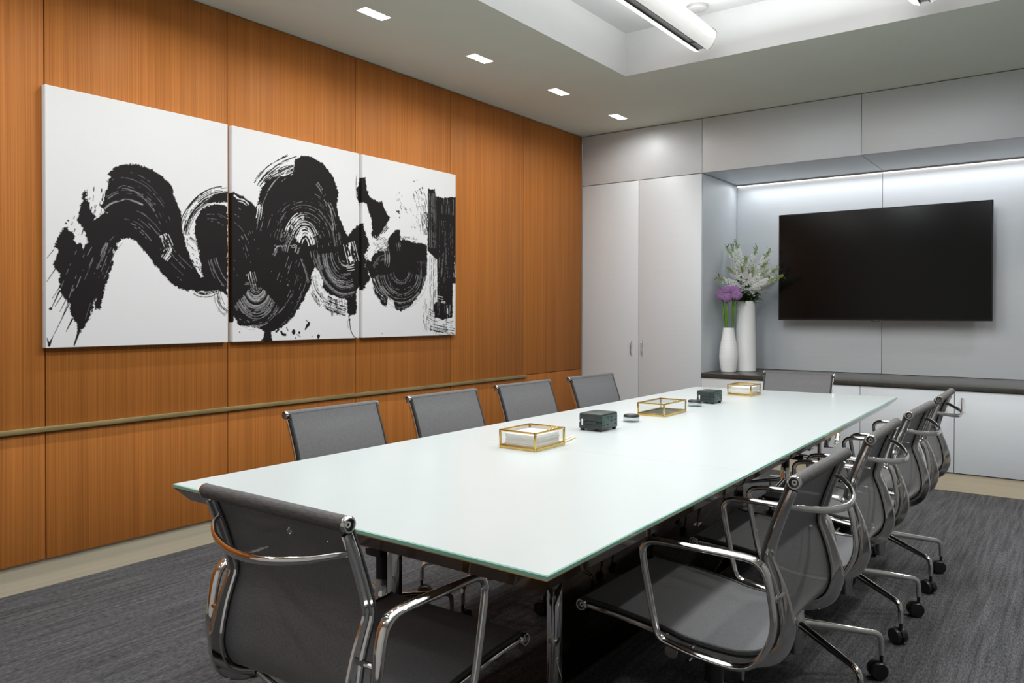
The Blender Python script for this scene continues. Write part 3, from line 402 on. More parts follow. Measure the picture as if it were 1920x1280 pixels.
for no, op in enumerate(ART):
    if op[0] == 'P':
        _, c, rag, pts = op
        p = np.array(pts); x0, y0 = p.min(0) - .03; x1, y1 = p.max(0) + .03
        i0, i1 = max(0, int(x0 / GX * NS)), min(NS, int(x1 / GX * NS) + 1); j0, j1 = max(0, int(y0 / GZ * NT)), min(NT, int(y1 / GZ * NT) + 1)
        X = SS[j0:j1, i0:i1] + WX[j0:j1, i0:i1] * rag * 2; Y = TT[j0:j1, i0:i1] + WY[j0:j1, i0:i1] * rag * 2
        ins = np.zeros(X.shape, bool); n = len(p)
        for k in range(n):
            (ax, ay), (bx, by) = p[k], p[(k + 1) % n]
            if ay == by: continue
            ins ^= ((ay > Y) != (by > Y)) & (X < (bx - ax) * (Y - ay) / (by - ay) + ax)
        ink[j0:j1, i0:i1][ins] = c
    elif op[0] == 'S':
        _, c, nb, wd, gap, pts = op
        q = seg_pts(pts, 60); ln = np.sum(np.hypot(*np.diff(q, axis=0).T)); n = max(30, int(ln / .0007)); q = seg_pts(pts, n)
        T = np.gradient(q, axis=0); T /= np.maximum(np.hypot(T[:, 0], T[:, 1])[:, None], 1e-9); Nn = np.stack([-T[:, 1], T[:, 0]], 1)
        for b in range(nb if c in (0, 1) else int(nb * 1.3)):
            v = (rg.rand() - .5) * wd; bw = (.0012 + .0035 * rg.rand() ** 2) if c in (0, 1) else .0006 + .0016 * rg.rand() ** 2
            u = np.arange(n) * ln / n
            nz = vnoise(u * ((14 + 30 * rg.rand()) if c in (0, 1) else (7 + 10 * rg.rand())) + 50 * b, np.full(n, .37 + no), 11 + b)
            nz = .68 * nz + .32 * vnoise(u * 80 + 31 * b, np.full(n, .61 + no), 5 + b)
            on = nz > (.22 + .56 * gap)
            tone = c if c in (0, 1) else np.clip(c * .72 + (rg.rand() - .5) * .25, .02, 1)
            for d in np.arange(-bw / 2, bw / 2 + 1e-6, .0006):
                wv = v + d
                splat(q[:, 0] + Nn[:, 0] * wv, q[:, 1] + Nn[:, 1] * wv, tone, on)
    elif op[0] == 'L':
        _, c, w0, w1, pts = op
        q = seg_pts(pts, 320)
        for k in range(320):
            wv = w0 + (w1 - w0) * k / 319
            d = np.arange(-wv / 2, wv / 2 + 1e-6, .0006)
            a, b = np.meshgrid(d, d); mk = a * a + b * b <= wv * wv / 4 + 1e-9
            splat(q[k, 0] + a[mk], q[k, 1] + b[mk], c)
    elif op[0] == 'D':
        _, c, r, pts = op
        (x, y), = pts
        ink[((SS - x) / 1.0) ** 2 + (TT - y) ** 2 < (r * (1 + N1 * .8)) ** 2] = c
# average 2 x 2 cells: clean edges on a 2.4 mm grid
ink2 = (ink[0::2, 0::2] + ink[1::2, 0::2] + ink[0::2, 1::2] + ink[1::2, 1::2]) / 4
NS, NT = NS // 2, NT // 2
cmat = mat('painted_canvas', (.8, .8, .8), .6, spec=.12)
n_, l_, b_ = nodes(cmat)
at = n_.new('ShaderNodeAttribute'); at.attribute_name = 'ink'; at.attribute_type = 'GEOMETRY'
cr_ = n_.new('ShaderNodeValToRGB'); cr_.color_ramp.elements[0].color = (.011, .009, .009, 1); cr_.color_ramp.elements[1].color = (.63, .63, .63, 1)
l_.new(at.outputs['Fac'], cr_.inputs[0]); l_.new(cr_.outputs[0], b_.inputs['Base Color'])
tc_ = n_.new('ShaderNodeTexCoord'); nz_ = n_.new('ShaderNodeTexNoise'); nz_.inputs['Scale'].default_value = 160; nz_.inputs['Detail'].default_value = 4
l_.new(tc_.outputs['Object'], nz_.inputs['Vector'])
bp_ = n_.new('ShaderNodeBump'); bp_.inputs['Strength'].default_value = .12; bp_.inputs['Distance'].default_value = .002
l_.new(nz_.outputs['Fac'], bp_.inputs['Height']); l_.new(bp_.outputs[0], b_.inputs['Normal'])
mr_ = n_.new('ShaderNodeMapRange'); mr_.inputs[3].default_value = .5; mr_.inputs[4].default_value = .7
l_.new(at.outputs['Fac'], mr_.inputs[0]); l_.new(mr_.outputs[0], b_.inputs['Roughness'])
CLAB = ('left canvas of the black and white abstract triptych, one bold arch and dripping strokes', 'middle canvas of the abstract triptych, almost filled by black swirling strokes', 'right canvas of the abstract triptych, black bowl shape beside a vertical bar')
for k, lab in enumerate(CLAB):
    a = k * .9125; bb = a + .8845
    i0 = int(round(a / GX * (NS - 1))); i1 = int(round(bb / GX * (NS - 1)))
    ns = i1 - i0 + 1; yv = np.linspace(0, .8845, ns); zv = np.linspace(0, 1.137, NT)
    dep = .034
    # front grid plus one ring of vertices on the stretcher sides, painted on as the front edge is
    Yg, Zg = np.meshgrid(yv, zv); V = np.stack([np.full(Yg.shape, dep), Yg, Zg], -1).reshape(-1, 3)
    col = ink2[:, i0:i1 + 1].reshape(-1)
    idx = np.arange(ns * NT).reshape(NT, ns)
    F = np.stack([idx[:-1, :-1], idx[:-1, 1:], idx[1:, 1:], idx[1:, :-1]], -1).reshape(-1, 4)
    loop = np.concatenate([idx[0, :-1], idx[:-1, -1], idx[-1, :0:-1], idx[:0:-1, 0]])
    nb = len(loop); VB = V[loop].copy(); VB[:, 0] = 0; o = len(V)
    FB = np.stack([o + np.arange(nb), o + (np.arange(nb) + 1) % nb, loop[(np.arange(nb) + 1) % nb], loop], -1)
    V = np.concatenate([V, VB]); col = np.concatenate([col, col[loop]]); F = np.concatenate([F, FB])
    me = bpy.data.meshes.new('painted_canvas')
    me.vertices.add(len(V)); me.vertices.foreach_set('co', V.astype(np.float32).ravel())
    me.loops.add(F.size); me.loops.foreach_set('vertex_index', F.astype(np.int32).ravel())
    me.polygons.add(len(F)); me.polygons.foreach_set('loop_start', np.arange(0, F.size, 4, dtype=np.int32))
    me.update(calc_edges=True); me.validate()
    ca = me.attributes.new('ink', 'FLOAT', 'POINT'); ca.data.foreach_set('value', col.astype(np.float32))
    me.materials.append(cmat)
    ob = bpy.data.objects.new('canvas_painting', me); COL.objects.link(ob); ob.location = (XL + .001, 1.4975 + a, 1.047)
    tag(ob, lab, 'painting', 'abstract triptych on the wood wall')

# ================================================================== TABLE
TT_Z = .74
t = tag(empty('conference_table', (0, 0, 0)), 'long conference table with white glass top over a dark slanted underside', 'table')
NL, NR, FR, FL = (-1.975, 1.135), (-.756, 1.128), (-.836, 4.725), (-1.974, 4.625)
def lerp2(a, b, u): return (a[0] + (b[0] - a[0]) * u, a[1] + (b[1] - a[1]) * u)
def pane(c, z1, th, seam=()):
    """four corners (counter-clockwise) -> glass slab with a green cut edge and a slim arris"""
    n = len(c); cx = sum(p[0] for p in c) / n; cy = sum(p[1] for p in c) / n
    def inset(d): return [(p[0] - d * (1 if p[0] > cx else -1), p[1] - d * (.15 if p in (m0, m1) or abs(p[1] - m0[1]) < .06 else 1) * (1 if p[1] > cy else -1)) for p in c]
    a, b = inset(0), inset(.0022)
    vs = [(*p, z1) for p in b] + [(*p, z1 - .002) for p in a] + [(*p, z1 - th) for p in a]
    mb = MB(); mb.add(vs, [tuple(range(n))] , 0)
    mb.f += [(i, (i + 1) % n, n + (i + 1) % n, n + i) for i in range(n)] + [(n + i, n + (i + 1) % n, 2 * n + (i + 1) % n, 2 * n + i) for i in range(n)] + [tuple(range(3 * n - 1, 2 * n - 1, -1))]
    mb.m += [0 if i in seam else 1 for i in range(n)] * 2 + [1]
    return mb
us = .311
m0, m1 = lerp2(NL, FL, us), lerp2(NR, FR, us * .983)
pane([NL, NR, (m1[0], m1[1] - .0003), (m0[0], m0[1] - .0003)], TT_Z, .0092, (2,)).build('glass_pane', ['glass_top', 'glass_edge'], t, ang=0)
# far pane with slightly rounded far corners
fl = [(FL[0] + .03 - .03 * math.cos(a), FL[1] - .03 + .03 * math.sin(a)) for a in np.linspace(0, PI / 2, 5)]
pane([m0, m1, FR] + fl[::-1], TT_Z, .0092, (0,)).build('glass_pane', ['glass_top', 'glass_edge'], t, ang=0)
def ring_at(d, z):
    cx, cy = -1.37, 2.9
    return [(p[0] - d * (1 if p[0] > cx else -1), p[1] - d * (1 if p[1] > cy else -1), z) for p in (NL, NR, FR, FL)]
u = MB(); R = [ring_at(.002, .7306), ring_at(.0015, .7285), ring_at(.032, .694), ring_at(.075, .680), ring_at(.085, .678)]
vs = [p for r in R for p in r]
u.add(vs, [(k * 4 + i, k * 4 + (i + 1) % 4, k * 4 + 4 + (i + 1) % 4, k * 4 + 4 + i) for k in range(1, 4) for i in range(4)] + [(16, 17, 18, 19), (3, 2, 1, 0)], 0)
u.f += [(i, (i + 1) % 4, 4 + (i + 1) % 4, 4 + i) for i in range(4)]; u.m += [1] * 4
u.build('bevelled_frame', ['bronze', 'gold_edge'], t, ang=20)
for lx in (-1.664, -1.09):
    for ly in (1.66, 4.14):
        MB().box((lx - .010, ly - .022, .006), (lx + .010, ly + .022, .679), bev=.0015).build('leg', 'chrome', t)
        MB().box((lx - .03, ly - .045, 0), (lx + .03, ly + .045, .007), bev=.002).build('foot_plate', 'chrome', t)
MB().box((-1.37, 2.06, .0), (-1.348, 3.74, .678), bev=.001).build('centre_panel', 'dark_mirror', t)
MB().box((-1.345, 2.06, .0), (-1.3445, 3.74, .006)).build('panel_edge', 'gold_edge', t, ang=0)

# ================================================================== CHAIRS
U0 = -.263                                   # local x of the top roll; +x is the way the sitter faces
RAIL = [(.006, .822), (.028, .767), (.047, .712), (.058, .672), (.057, .655), (.046, .627), (.035, .594), (.024, .540), (.025, .505), (.040, .468), (.066, .447), (.095, .436), (.129, .428), (.190, .427), (.252, .431), (.304, .441), (.42, .455), (.512, .461)]
ARM = [(.13, .672), (.25, .672), (.312, .669), (.335, .655), (.338, .632), (.324, .555), (.304, .465), (.290, .446), (.262, .439), (.205, .431), (.15, .427), (.112, .428), (.082, .438), (.058, .462), (.038, .503), (.031, .545), (.036, .590), (.043, .628), (.053, .654), (.076, .669)]
def make_chair():
    t = empty('swivel_chair')
    rail = smooth([(U0 + a, 0, z) for a, z in RAIL], 64)
    # the sling lies just in front of / above the rails
    nrm = []
    for i in range(64):
        T = (rail[min(i + 1, 63)] - rail[max(i - 1, 0)]).normalized(); nrm.append(Vector((-T.z, 0, T.x)) if False else Vector((-T.z, 0, T.x)))
    sl = [rail[i] + nrm[i] * .011 for i in range(64)]
    sl = [Vector((U0 + .013, 0, .842))] + sl[1:] + [Vector((U0 + .528, 0, .4755))]
    k = 12; W = .2075
    def sec(tt):
        sag = .008 * math.sin(PI * min(max((tt - .02) / .96, 0), 1))
        top = [(-W + 2 * W * e / k, .002 - sag * (1 - (2 * e / k - 1) ** 2)) for e in range(k + 1)]
        bot = [(y, z - .004) for y, z in top][::-1]
        return top + bot
    # side is +y, normal T x S
    f = MB().sweep(sl, lambda q: [(a, -b) for a, b in sec(q)], side=(0, 1, 0)).build('sling', 'fabric', t, ang=50)
    for s in (-1, 1):
        MB().sweep([p + Vector((0, s * W, 0)) for p in sl], ell(.0048, .006, 8), side=(0, 1, 0)).build('edge_piping', 'piping', f)
        off = Vector((0, s * .207, 0))
        def secr(q):
            # flat flange with a rib behind it, deepest round the bend between back and seat
            d = .006 + .013 * math.exp(-((q - .40) / .17) ** 2) - .003 * max(0, (q - .7) / .3)
            return [(-.0095, .004), (-.0085, .0055), (.0085, .0055), (.0095, .004), (.0095, -.001), (.0050, -.003), (.0048, -.004 - d * .9), (.003, -.005 - d), (-.003, -.005 - d), (-.0048, -.004 - d * .9), (-.0050, -.003), (-.0095, -.001)]
        MB().sweep([p + off for p in rail], secr, side=(0, 1, 0)).build('side_rail', 'chrome', t, ang=25)
        ap = [p + Vector((0, s * .253, 0)) for p in smooth([(U0 + a, 0, z) for a, z in ARM], 88, closed=True)]
        def asec(q):
            # broad and flat along the arm and the rear, slimmer at the front upright
            c = .5 + .5 * math.cos(2 * PI * (q - .30)); c = max(0, min(1, (c - .55) / .3))
            return ell(.0142 - .0050 * c, .0078 + .0002 * c, 14)
        arm = MB().sweep(ap, asec, side=(0, 1, 0), closed=True).build('armrest', 'chrome', t, ang=60)
        for bx, bz in ((.0345, .585), (.225, .4305)):
            MB().lathe([(.0060, s * .207), (.0060, s * .250)], (U0 + bx, 0, bz), 10, 'Y').build('bracket', 'chrome', arm)
    for nm, x, z, r in (('top_roll', 0, .84, .0148), ('front_roll', .528, .4615, .0145)):
        roll = MB().lathe([(r, -.2165), (r, .2165)], (U0 + x, 0, z), 24, 'Y').build(nm, 'fabric_roll', t)
        for s in (-1, 1):
            MB().lathe([(.0001, s * .2145), (.003, s * .2145), (.003, s * .2175), (.006, s * .2175), (.007, s * .2155), (.010, s * .2155), (.011, s * .2225), (.0135, s * .2225), (r + .0004, s * .220), (r + .0004, s * .214)], (U0 + x, 0, z), 24, 'Y').build('end_cap', 'alu', roll)
    # bowed spreader behind the back
    bow = smooth([(U0 + .020, -.203, .783)] + [(U0 + .014 - .074 * (1 - (y / .2) ** 2) ** .8, y, .783 - .024 * (1 - (y / .2) ** 2)) for y in (-.19, -.16, -.12, -.06, 0, .06, .12, .16, .19)] + [(U0 + .020, .203, .783)], 48)
    MB().sweep(bow, lambda q: ell(.0048 + .0018 * math.sin(PI * q), .0065 + .003 * math.sin(PI * q), 12), side=None).build('back_bow', 'chrome', t, ang=60)
    # seat spreaders and tilt mechanism
    for x, z in ((.115, .424), (.40, .447)):
        MB().sweep(smooth([(U0 + x, -.2, z), (U0 + x, -.12, z - .018), (U0 + x, 0, z - .024), (U0 + x, .12, z - .018), (U0 + x, .2, z)], 20), ell(.007, .009, 10), side=(1, 0, 0)).build('seat_spreader', 'alu', t)
    me = MB().box((U0 + .12, -.035, .375), (U0 + .39, .035, .412), bev=.008).box((-.03, -.06, .35), (.05, .06, .405), bev=.01).build('tilt_mechanism', 'black', t)
    kb = MB().lathe([(.0001, .030), (.012, .030), (.013, .095), (.0185, .097), (.0185, .124), (.017, .126)], (U0 + .325, 0, .362), 20, 'Y').build('tension_knob', 'black', me)
    MB().lathe([(.0001, .1275), (.0165, .1275), (.0175, .1255)], (U0 + .325, 0, .362), 20, 'Y').build('knob_face', 'alu', me)
    MB().tube(smooth([(0, .05, .375), (0, .12, .372), (0, .165, .368)], 10), .004, 8).build('height_lever', 'chrome', me)
    MB().lathe([(.024, .24), (.024, .352)], (0, 0, 0), 20).build('gas_lift', 'black', t)
    hub = MB().lathe([(.0001, .085), (.018, .085), (.021, .09), (.025, .15), (.030, .165), (.030, .205), (.0265, .215), (.0265, .262), (.0001, .262)], (0, 0, 0), 24).build('hub', 'chrome', t)
    for i in range(5):
        a = 2 * PI * i / 5; d = Vector((math.cos(a), math.sin(a), 0)); sd = Vector((-math.sin(a), math.cos(a), 0)); up = Vector((0, 0, 1))
        pts = smooth([d * .022 + up * .187, d * .12 + up * .172, d * .22 + up * .156, d * .262 + up * .149, d * .279 + up * .139, d * .284 + up * .120, d * .285 + up * .078], 26)
        lg = MB().sweep(pts, lambda q: ell(.0125 - .0035 * q, .0145 - .0055 * q, 12), side=sd).build('base_leg', 'chrome', t, ang=60)
        cst = MB(); c0 = d * .272
        for s in (-1, 1):
            w = MB().lathe([(.0001, 0), (.024, 0), (.028, .003), (.028, .015), (.026, .018), (.0001, .018)], (0, 0, 0), 20, 'X')
            R = Matrix(((sd.x, d.x, 0), (sd.y, d.y, 0), (0, 0, 1)))
            ww = [Vector((v[0] * s + s * .0045, v[1], v[2])) for v in w.v]
            cst.add([c0 + R @ v + up * .0285 for v in ww], w.f)
        # hood over the wheels and the swivel stem
        hood = [(math.cos(b) * .0305, math.sin(b) * .0305) for b in np.linspace(.1, PI * .95, 9)]
        hv = [c0 + d * x + up * (z + .0285) + sd * y for y in (-.0042, .0042) for x, z in hood] ; n = len(hood)
        cst.add(hv, [(e, e + 1, n + e + 1, n + e) for e in range(n - 1)] + [tuple(range(n)), tuple(range(n, 2 * n))[::-1]])
        cst.lathe([(.006, .030), (.006, .082)], d * .285, 10)
        cst.build('caster', 'black', lg)
    return t
chair0 = make_chair()
GR = ('grey mesh swivel chairs around the table',)
used = False
def chair(x, y, z, ang, label):
    global used
    o = copy_tree(chair0) if used else chair0
    used = True
    o.location = (x, y, z); o.rotation_euler = (0, 0, math.radians(ang)); tag(o, label, 'chair', GR[0]); return o
e1 = chair(-1.247, 1.177, 0, 90, 'mesh swivel chair seen from behind, at the head of the table nearest the camera')
YR = (1.904, 2.600, 3.270, 3.900); YLc = (1.940, 2.560, 3.168, 3.776)
nth = ('first', 'second', 'third', 'fourth')
for i in range(4):
    chair(-.760, YR[i], 0, 180 + (0, 1.5, -1, 1)[i], 'mesh swivel chair on the open carpet side of the table, %s from the camera' % nth[i])
for i in range(4):
    chair(-2.005 - (0, .005, .01, -.02)[i], YLc[i], 0, (0, -1, -2, -3)[i], 'mesh swivel chair between table and wood wall, %s from the camera' % nth[i])
e2 = chair(-1.475, 5.08 - .263, 0, -90, 'mesh swivel chair at the far head of the table, facing the camera before the worktop')
for o, dz in ((e1, -.008), (e2, -.026)):        # the two chairs at the heads are set a little lower
    for ch in o.children:
        if ch.name.split('.')[0] not in ('base_leg', 'hub', 'gas_lift'): ch.location.z += dz

# ================================================================== THINGS ON THE TABLE
Z = TT_Z + .0003
def glass_box(x0, x1, y0, y1, h, label, dark=False):
    t = tag(empty('glass_box', ((x0 + x1) / 2, (y0 + y1) / 2, Z)), label, 'box', 'brass and glass boxes on the table')
    a, b = (x1 - x0) / 2, (y1 - y0) / 2; e = .0032
    fr = MB()
    for sx in (-1, 1):
        for sy in (-1, 1): fr.box((sx * a - e, sy * b - e, 0), (sx * a + e, sy * b + e, h), bev=.0008)
    for zz, hh in ((.006, .006), (h - .003, .0032)):
        for s in (-1, 1):
            fr.box((-a, s * b - e, zz - hh), (a, s * b + e, zz + hh), bev=.0008); fr.box((s * a - e, -b, zz - hh), (s * a + e, b, zz + hh), bev=.0008)
    for sx in (-1, 1):
        for sy in (-1, 1): fr.lathe([(.005, -.0002), (.005, .004)], (sx * (a - .006), sy * (b - .006), 0), 8)
    fr.build('brass_frame', 'brass', t)
    MB().box((-a + e, -b + e, .003), (a - e, b - e, .0055)).build('base_plate', 'device' if dark else 'brass', t, ang=0)
    g = .0008
    for s in (-1, 1):
        MB().box((s * a - g, -b + e, .012), (s * a + g, b - e, h - .006)).build('glass_pane', 'pane', t, ang=0)
        MB().box((-a + e, s * b - g, .012), (a - e, s * b + g, h - .006)).build('glass_pane', 'pane', t, ang=0)
    MB().box((-a + e, -b + e, h - .004), (a - e, b - e, h - .0024)).build('lid_pane', 'pane', t, ang=0)
    # little curled latch on the lid's right edge
    cl = smooth([(a + .001, -.028, h - .002), (a + .004, -.018, h + .004), (a + .003, -.008, h - .001), (a + .005, 0, h + .005), (a + .003, .008, h - .001), (a + .004, .018, h + .004), (a + .001, .028, h - .002)], 30)
    MB().tube(cl, .0016, 6).build('latch', 'brass', t)
    return t
def papers(x0, x1, y0, y1, h, label):
    mb = MB(); n = 7; z = .0061; r = random.Random(int(y0 * 100))
    for i in range(n):
        d = [(r.random() - .5) * .003 for _ in range(2)]
        mb.box((x0 + d[0], y0 + d[1], Z + z + h * i / n), (x1 + d[0], y1 + d[1], Z + z + h * (i + .93) / n))
    tag(mb.build('paper_stack', 'paper', ang=0), label, 'paper')
glass_box(-1.612, -1.466, 2.114, 2.290, .063, 'brass edged glass box full of white note cards, nearest the camera on the table')
papers(-1.600, -1.478, 2.128, 2.276, .044, 'stack of white note cards inside the glass box nearest the camera')
glass_box(-1.632, -1.504, 3.172, 3.405, .058, 'empty brass edged glass box with dark floor, in the middle of the table', True)
glass_box(-1.626, -1.494, 4.256, 4.408, .062, 'brass edged glass box with white cards, at the far end of the table')
papers(-1.614, -1.506, 4.270, 4.394, .040, 'stack of white note cards inside the glass box at the far table end')
for k, (x, y, a, lab) in enumerate(((-1.4995, 2.377, 12, 'pale pencil lying beside the near glass box, the one closer to the camera'), (-1.521, 2.392, 10, 'pale pencil lying beside the near glass box, the one farther from the camera'))):
    L = .15
    o = tag(empty('pencil', (x, y, Z + .0036), math.radians(90 + a)), lab, 'pencil', 'two pale pencils on the table')
    MB().lathe([(.0035, -L / 2), (.0035, L / 2 - .016)], (0, 0, 0), 6, 'X').build('shaft', 'pencil', o, ang=20)
    MB().lathe([(.0035, L / 2 - .016), (.0009, L / 2 - .002), (.0001, L / 2)], (0, 0, 0), 6, 'X').build('tip', 'paper', o)
def device(x0, x1, y0, y1, h, label):
    t = tag(empty('plastic_case', ((x0 + x1) / 2, (y0 + y1) / 2, Z)), label, 'case', 'small dark cases on the table')
    a, b = (x1 - x0) / 2, (y1 - y0) / 2
    MB().box((-a, -b, .008), (a, b, h * .50), bev=.004).build('lower_shell', 'device', t)
    MB().box((-a, -b, h * .515), (a, b, h), bev=.006).build('lid', 'device', t)
    MB().box((-a + .003, -b + .003, h * .48), (a - .003, b - .003, h * .53)).build('seam', 'black', t, ang=0)
    for sx in (-1, 1):
        for sy in (-1, 1): MB().box((sx * (a - .011) - .007, sy * (b - .011) - .007, 0), (sx * (a - .011) + .007, sy * (b - .011) + .007, .012), bev=.0015).build('foot', 'black', t)
    MB().box((-a + .012, -b - .0012, h * .30), (-a + .019, -b + .002, h * .66), bev=.0006).build('white_tag', 'white_plastic', t)
    MB().box((-a + .030, -b - .0035, h * .40), (a - .020, -b + .002, h * .56), bev=.0015).build('front_clasp', 'device', t)
    sp = MB().box((a - .002, -b + .006, .014), (a + .0016, b - .006, h - .008), bev=.001).build('side_plate', 'device_side', t)
    for i in range(3):
        for j in range(4):
            if (i + j) % 3 == 2: continue
            y = -b + .022 + (2 * b - .044) * j / 3; z = .024 + (h - .040) * i / 2
            MB().box((a + .0010, y - .007, z - .003), (a + .0026, y + .007, z + .003), bev=.0005).build('vent_slot', 'black', sp)
    return t
device(-1.605, -1.503, 2.616, 2.746, .069, 'small dark green plastic case on feet, the nearer of the two on the table')
device(-1.607, -1.513, 3.772, 3.884, .065, 'small dark green plastic case on feet, the farther of the two on the table')
for x, y, lab in ((-1.553, 2.957, 'round clear glass puck with dark top beside the nearer dark case'), (-1.560, 3.640, 'round clear glass puck half hidden behind the empty glass box')):
    t = tag(empty('glass_puck', (x, y, Z)), lab, 'paperweight', 'round glass pucks on the table')
    MB().lathe([(.0001, 0), (.032, 0), (.034, .002), (.034, .020), (.0001, .020)], (0, 0, 0), 32).build('glass_body', 'puck_glass', t)
    MB().lathe([(.0001, .0205), (.033, .0205), (.034, .023), (.031, .030), (.020, .0325), (.018, .0300), (.0001, .0300)], (0, 0, 0), 32).build('dark_cap', 'black', t)
    MB().lathe([(.0001, .0304), (.016, .0304), (.016, .0322), (.0001, .0328)], (0, 0, 0), 24).build('metal_disc', 'alu', t)

# ================================================================== VASES AND FLOWERS
ZC = .7178
t = tag(empty('small_vase', (-2.383, 6.25, ZC)), 'small white ribbed bottle vase holding purple flowers on the dark worktop', 'vase')
MB().lathe([(.0001, 0), (.056, 0), (.060, .004), (.066, .04), (.0735, .09), (.0755, .13), (.073, .18), (.064, .24), (.053, .30), (.046, .345), (.0445, .366), (.041, .366), (.041, .33), (.05, .26), (.0001, .24)], (0, 0, 0), 48).build('vase_body', 'ribbed', t)
t = tag(empty('tall_vase', (-2.299, 6.42, ZC)), 'tall white tapered cylinder vase holding white flower spikes on the dark worktop', 'vase')
MB().lathe([(.0001, 0), (.082, 0), (.0855, .004), (.085, .05), (.080, .3), (.0755, .5), (.0745, .583), (.0735, .588), (.0695, .588), (.069, .55), (.07, .3), (.0001, .28)], (0, 0, 0), 48).build('vase_body', 'ceramic', t)

def leaf(mb, base, d, L, wd, up=Vector((0, 0, 1))):
    d = d.normalized(); s = d.cross(up)
    s = s.normalized() if s.length > .05 else Vector((1, 0, 0))
    n = s.cross(d)
    vs = []
    for u, ww, dr in ((0, .12, 0), (.3, .85, .02), (.6, .9, -.02), (.85, .45, -.10), (1, .02, -.18)):
        c = base + d * L * u + n * (dr * L)
        vs += [c - s * wd * ww / 2, c + n * wd * .12 * ww, c + s * wd * ww / 2]
    fs = []
    for i in range(4):
        for e in (0, 1): fs.append((i * 3 + e, i * 3 + e + 1, i * 3 + e + 4, i * 3 + e + 3))
    mb.add(vs, fs)
def blossom(mb, c, d, r, rr):
    """small ruffled cup of five petals opening along d"""
    d = d.normalized(); s = d.cross(Vector((.3, .2, 1))).normalized(); n = d.cross(s); a0 = rr.random() * 6.28
    vs = [c]; fs = []
    for e in range(5):
        a = a0 + 2 * PI * e / 5
        for da, k, q in ((-.42, .75, .55), (0, 1.05, .35), (.42, .75, .6)):
            vs.append(c + (s * math.cos(a + da) + n * math.sin(a + da)) * r * k + d * r * (q + .3 * (rr.random() - .5)))
        b = len(vs) - 3; fs += [(0, b, b + 1), (0, b + 1, b + 2)]
        vs.append(c + (s * math.cos(a + .63) + n * math.sin(a + .63)) * r * .45 + d * r * .25)
        fs.append((0, b + 2, len(vs) - 1))
    mb.add(vs, fs)
TIPS = [(-2.388, 6.40, 1.836), (-2.430, 6.30, 1.769), (-2.440, 6.45, 1.800), (-2.475, 6.20, 1.506), (-2.269, 6.35, 1.679), (-2.232, 6.50, 1.772), (-2.103, 6.45, 1.744),
        (-2.101, 6.38, 1.630), (-1.965, 6.35, 1.515), (-2.028, 6.45, 1.587), (-2.197, 6.30, 1.585), (-2.369, 6.50, 1.647), (-2.004, 6.28, 1.492), (-2.159, 6.42, 1.568), (-2.420, 6.30, 1.593), (-2.31, 6.33, 1.60), (-2.08, 6.33, 1.56)]
ORD = ('first', 'second', 'third', 'fourth', 'fifth', 'sixth', 'seventh', 'eighth', 'ninth', 'tenth', 'eleventh', 'twelfth', 'thirteenth', 'fourteenth', 'fifteenth', 'sixteenth', 'seventeenth')
def across(p): return Vector(p).dot(RX) / (Vector(p) - Vector((0, 0, 1.2))).dot(FW)      # left to right as one faces the niche
rank = {k: n for n, k in enumerate(sorted(range(len(TIPS)), key=lambda k: across(TIPS[k])))}
FL_ = {0: 'tallest white flower spike in the tall vase', 3: 'lowest white flower spike, leaning left over the purple flowers', 8: 'white flower spike leaning farthest right, across the black screen edge'}
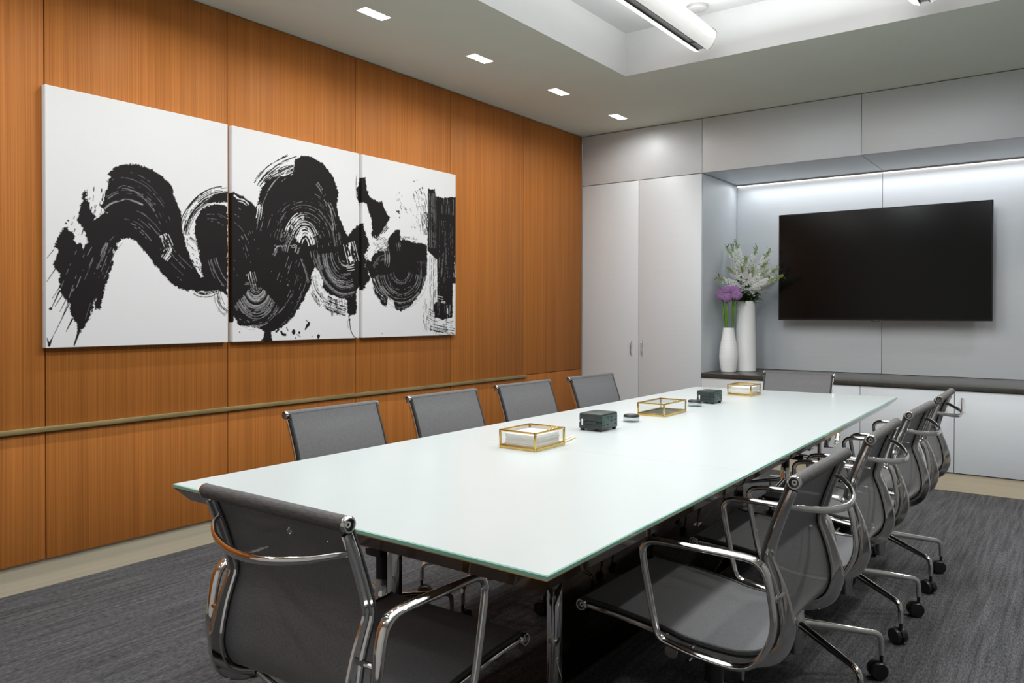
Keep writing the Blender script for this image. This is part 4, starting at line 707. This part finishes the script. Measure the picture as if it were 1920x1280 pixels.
for k, tip in enumerate(TIPS):
    rr = random.Random(100 + k); tip = Vector(tip)
    a = rnd.random() * 6.28; base = Vector((-2.299 + .045 * math.cos(a), 6.42 + .045 * math.sin(a), ZC + .50))
    lean = tip - base; mid = base + lean * .5 + Vector((0, 0, .05)) - Vector((lean.x, lean.y, 0)) * .12
    rim = Vector((-2.299 + .05 * max(-1, min(1, lean.x / .25)), 6.42 + .05 * max(-1, min(1, lean.y / .25)), ZC + .59))
    path = smooth([base, rim, mid + (rim - base) * .1, tip], 40)
    t = empty('flower_spike', path[0])
    tag(t, FL_.get(k, 'white flower spike in the tall vase, its lime green tip %s from the left' % ORD[rank[k]]), 'flower', 'white flower spikes in the tall vase')
    loc = [p - path[0] for p in path]
    MB().tube(loc, lambda q: .0036 - .0020 * q, 6).build('stem', 'stem', t)
    bl = MB(); bd = MB(); lf = MB(); lo = .46 if tip.z > 1.6 else .40
    for i in range(80):
        u = lo + (.985 - lo) * i / 79; p = loc[min(39, int(u * 39))].lerp(loc[min(39, int(u * 39) + 1)], u * 39 - int(u * 39))
        ang = i * 2.4 + rr.random() * .5; T = (loc[min(39, int(u * 39) + 1)] - loc[max(0, int(u * 39) - 1)]).normalized()
        s = T.cross(Vector((.2, .9, .1))).normalized(); n = T.cross(s); out = s * math.cos(ang) + n * math.sin(ang)
        v = (u - lo) / (1 - lo); rad = .034 * (1 - v) ** .7 + .006
        if v < .74: blossom(bl, p + out * rad * .7, out + T * .35, .0235 * (1.05 - .35 * v) * (.85 + .3 * rr.random()), rr)
        else: blossom(bd, p + out * rad * .6, out * .6 + T, .0115 * (1.6 - v), rr)
        if rr.random() < .22: leaf(lf, p + out * .006, out + T * .8, .03 + .02 * rr.random(), .008)
    for i in range(22):
        u = .22 + .26 * rr.random(); p = loc[int(u * 39)]; aa = rr.random() * 6.28
        leaf(lf, p, Vector((math.cos(aa), math.sin(aa), .9 * rr.random())), .08 + .05 * rr.random(), .022)
    tag(bl.build('blossoms', 'petal', t, ang=0, fix=False), kind='stuff'); tag(bd.build('buds', 'bud', t, ang=0, fix=False), kind='stuff'); tag(lf.build('leaves', 'leaf', t, ang=0, fix=False), kind='stuff')
HEADS = [(-2.440, 6.245, 1.368), (-2.385, 6.215, 1.392), (-2.322, 6.24, 1.388), (-2.375, 6.20, 1.332), (-2.300, 6.21, 1.350), (-2.350, 6.27, 1.395), (-2.425, 6.205, 1.345)]
hrank = {k: n for n, k in enumerate(sorted(range(len(HEADS)), key=lambda k: across(HEADS[k])))}
for k, c in enumerate(HEADS):
    rr = random.Random(300 + k); c = Vector(c); a = math.atan2(c.y - 6.23, c.x + 2.372)
    base = Vector((-2.383 + .026 * math.cos(a), 6.25 + .026 * math.sin(a), ZC + .26)); rim = Vector((-2.383 + .033 * math.cos(a), 6.25 + .033 * math.sin(a), ZC + .37))
    path = smooth([base, rim, rim.lerp(c, .5) + Vector((0, 0, .01)), c], 20)
    t = tag(empty('purple_flower', base), 'round purple flower on a green stem in the small vase, %s from the left' % ORD[hrank[k]], 'flower', 'purple flowers in the small vase')
    MB().tube([p - base for p in path], .0066, 8).build('stem', 'stem', t)
    h = MB(); R_ = .040
    vs = []; cc = c - base
    core = MB().lathe([(.0001, -R_ * .75)] + [(R_ * .8 * math.sin(b), -R_ * .75 * math.cos(b)) for b in np.linspace(.3, 2.8, 7)] + [(.0001, R_ * .75)], cc, 14); h.add(core.v, core.f)
    for i in range(150):
        z = 1 - 2 * (i + .5) / 150; q = math.sqrt(1 - z * z); a2 = i * 2.39996
        d = Vector((q * math.cos(a2), q * math.sin(a2), z * .9)); blossom(h, cc + d * R_ * (.82 + .16 * rr.random()), d, .0098, rr)
    tag(h.build('flower_head', 'allium', t, ang=0, fix=False))
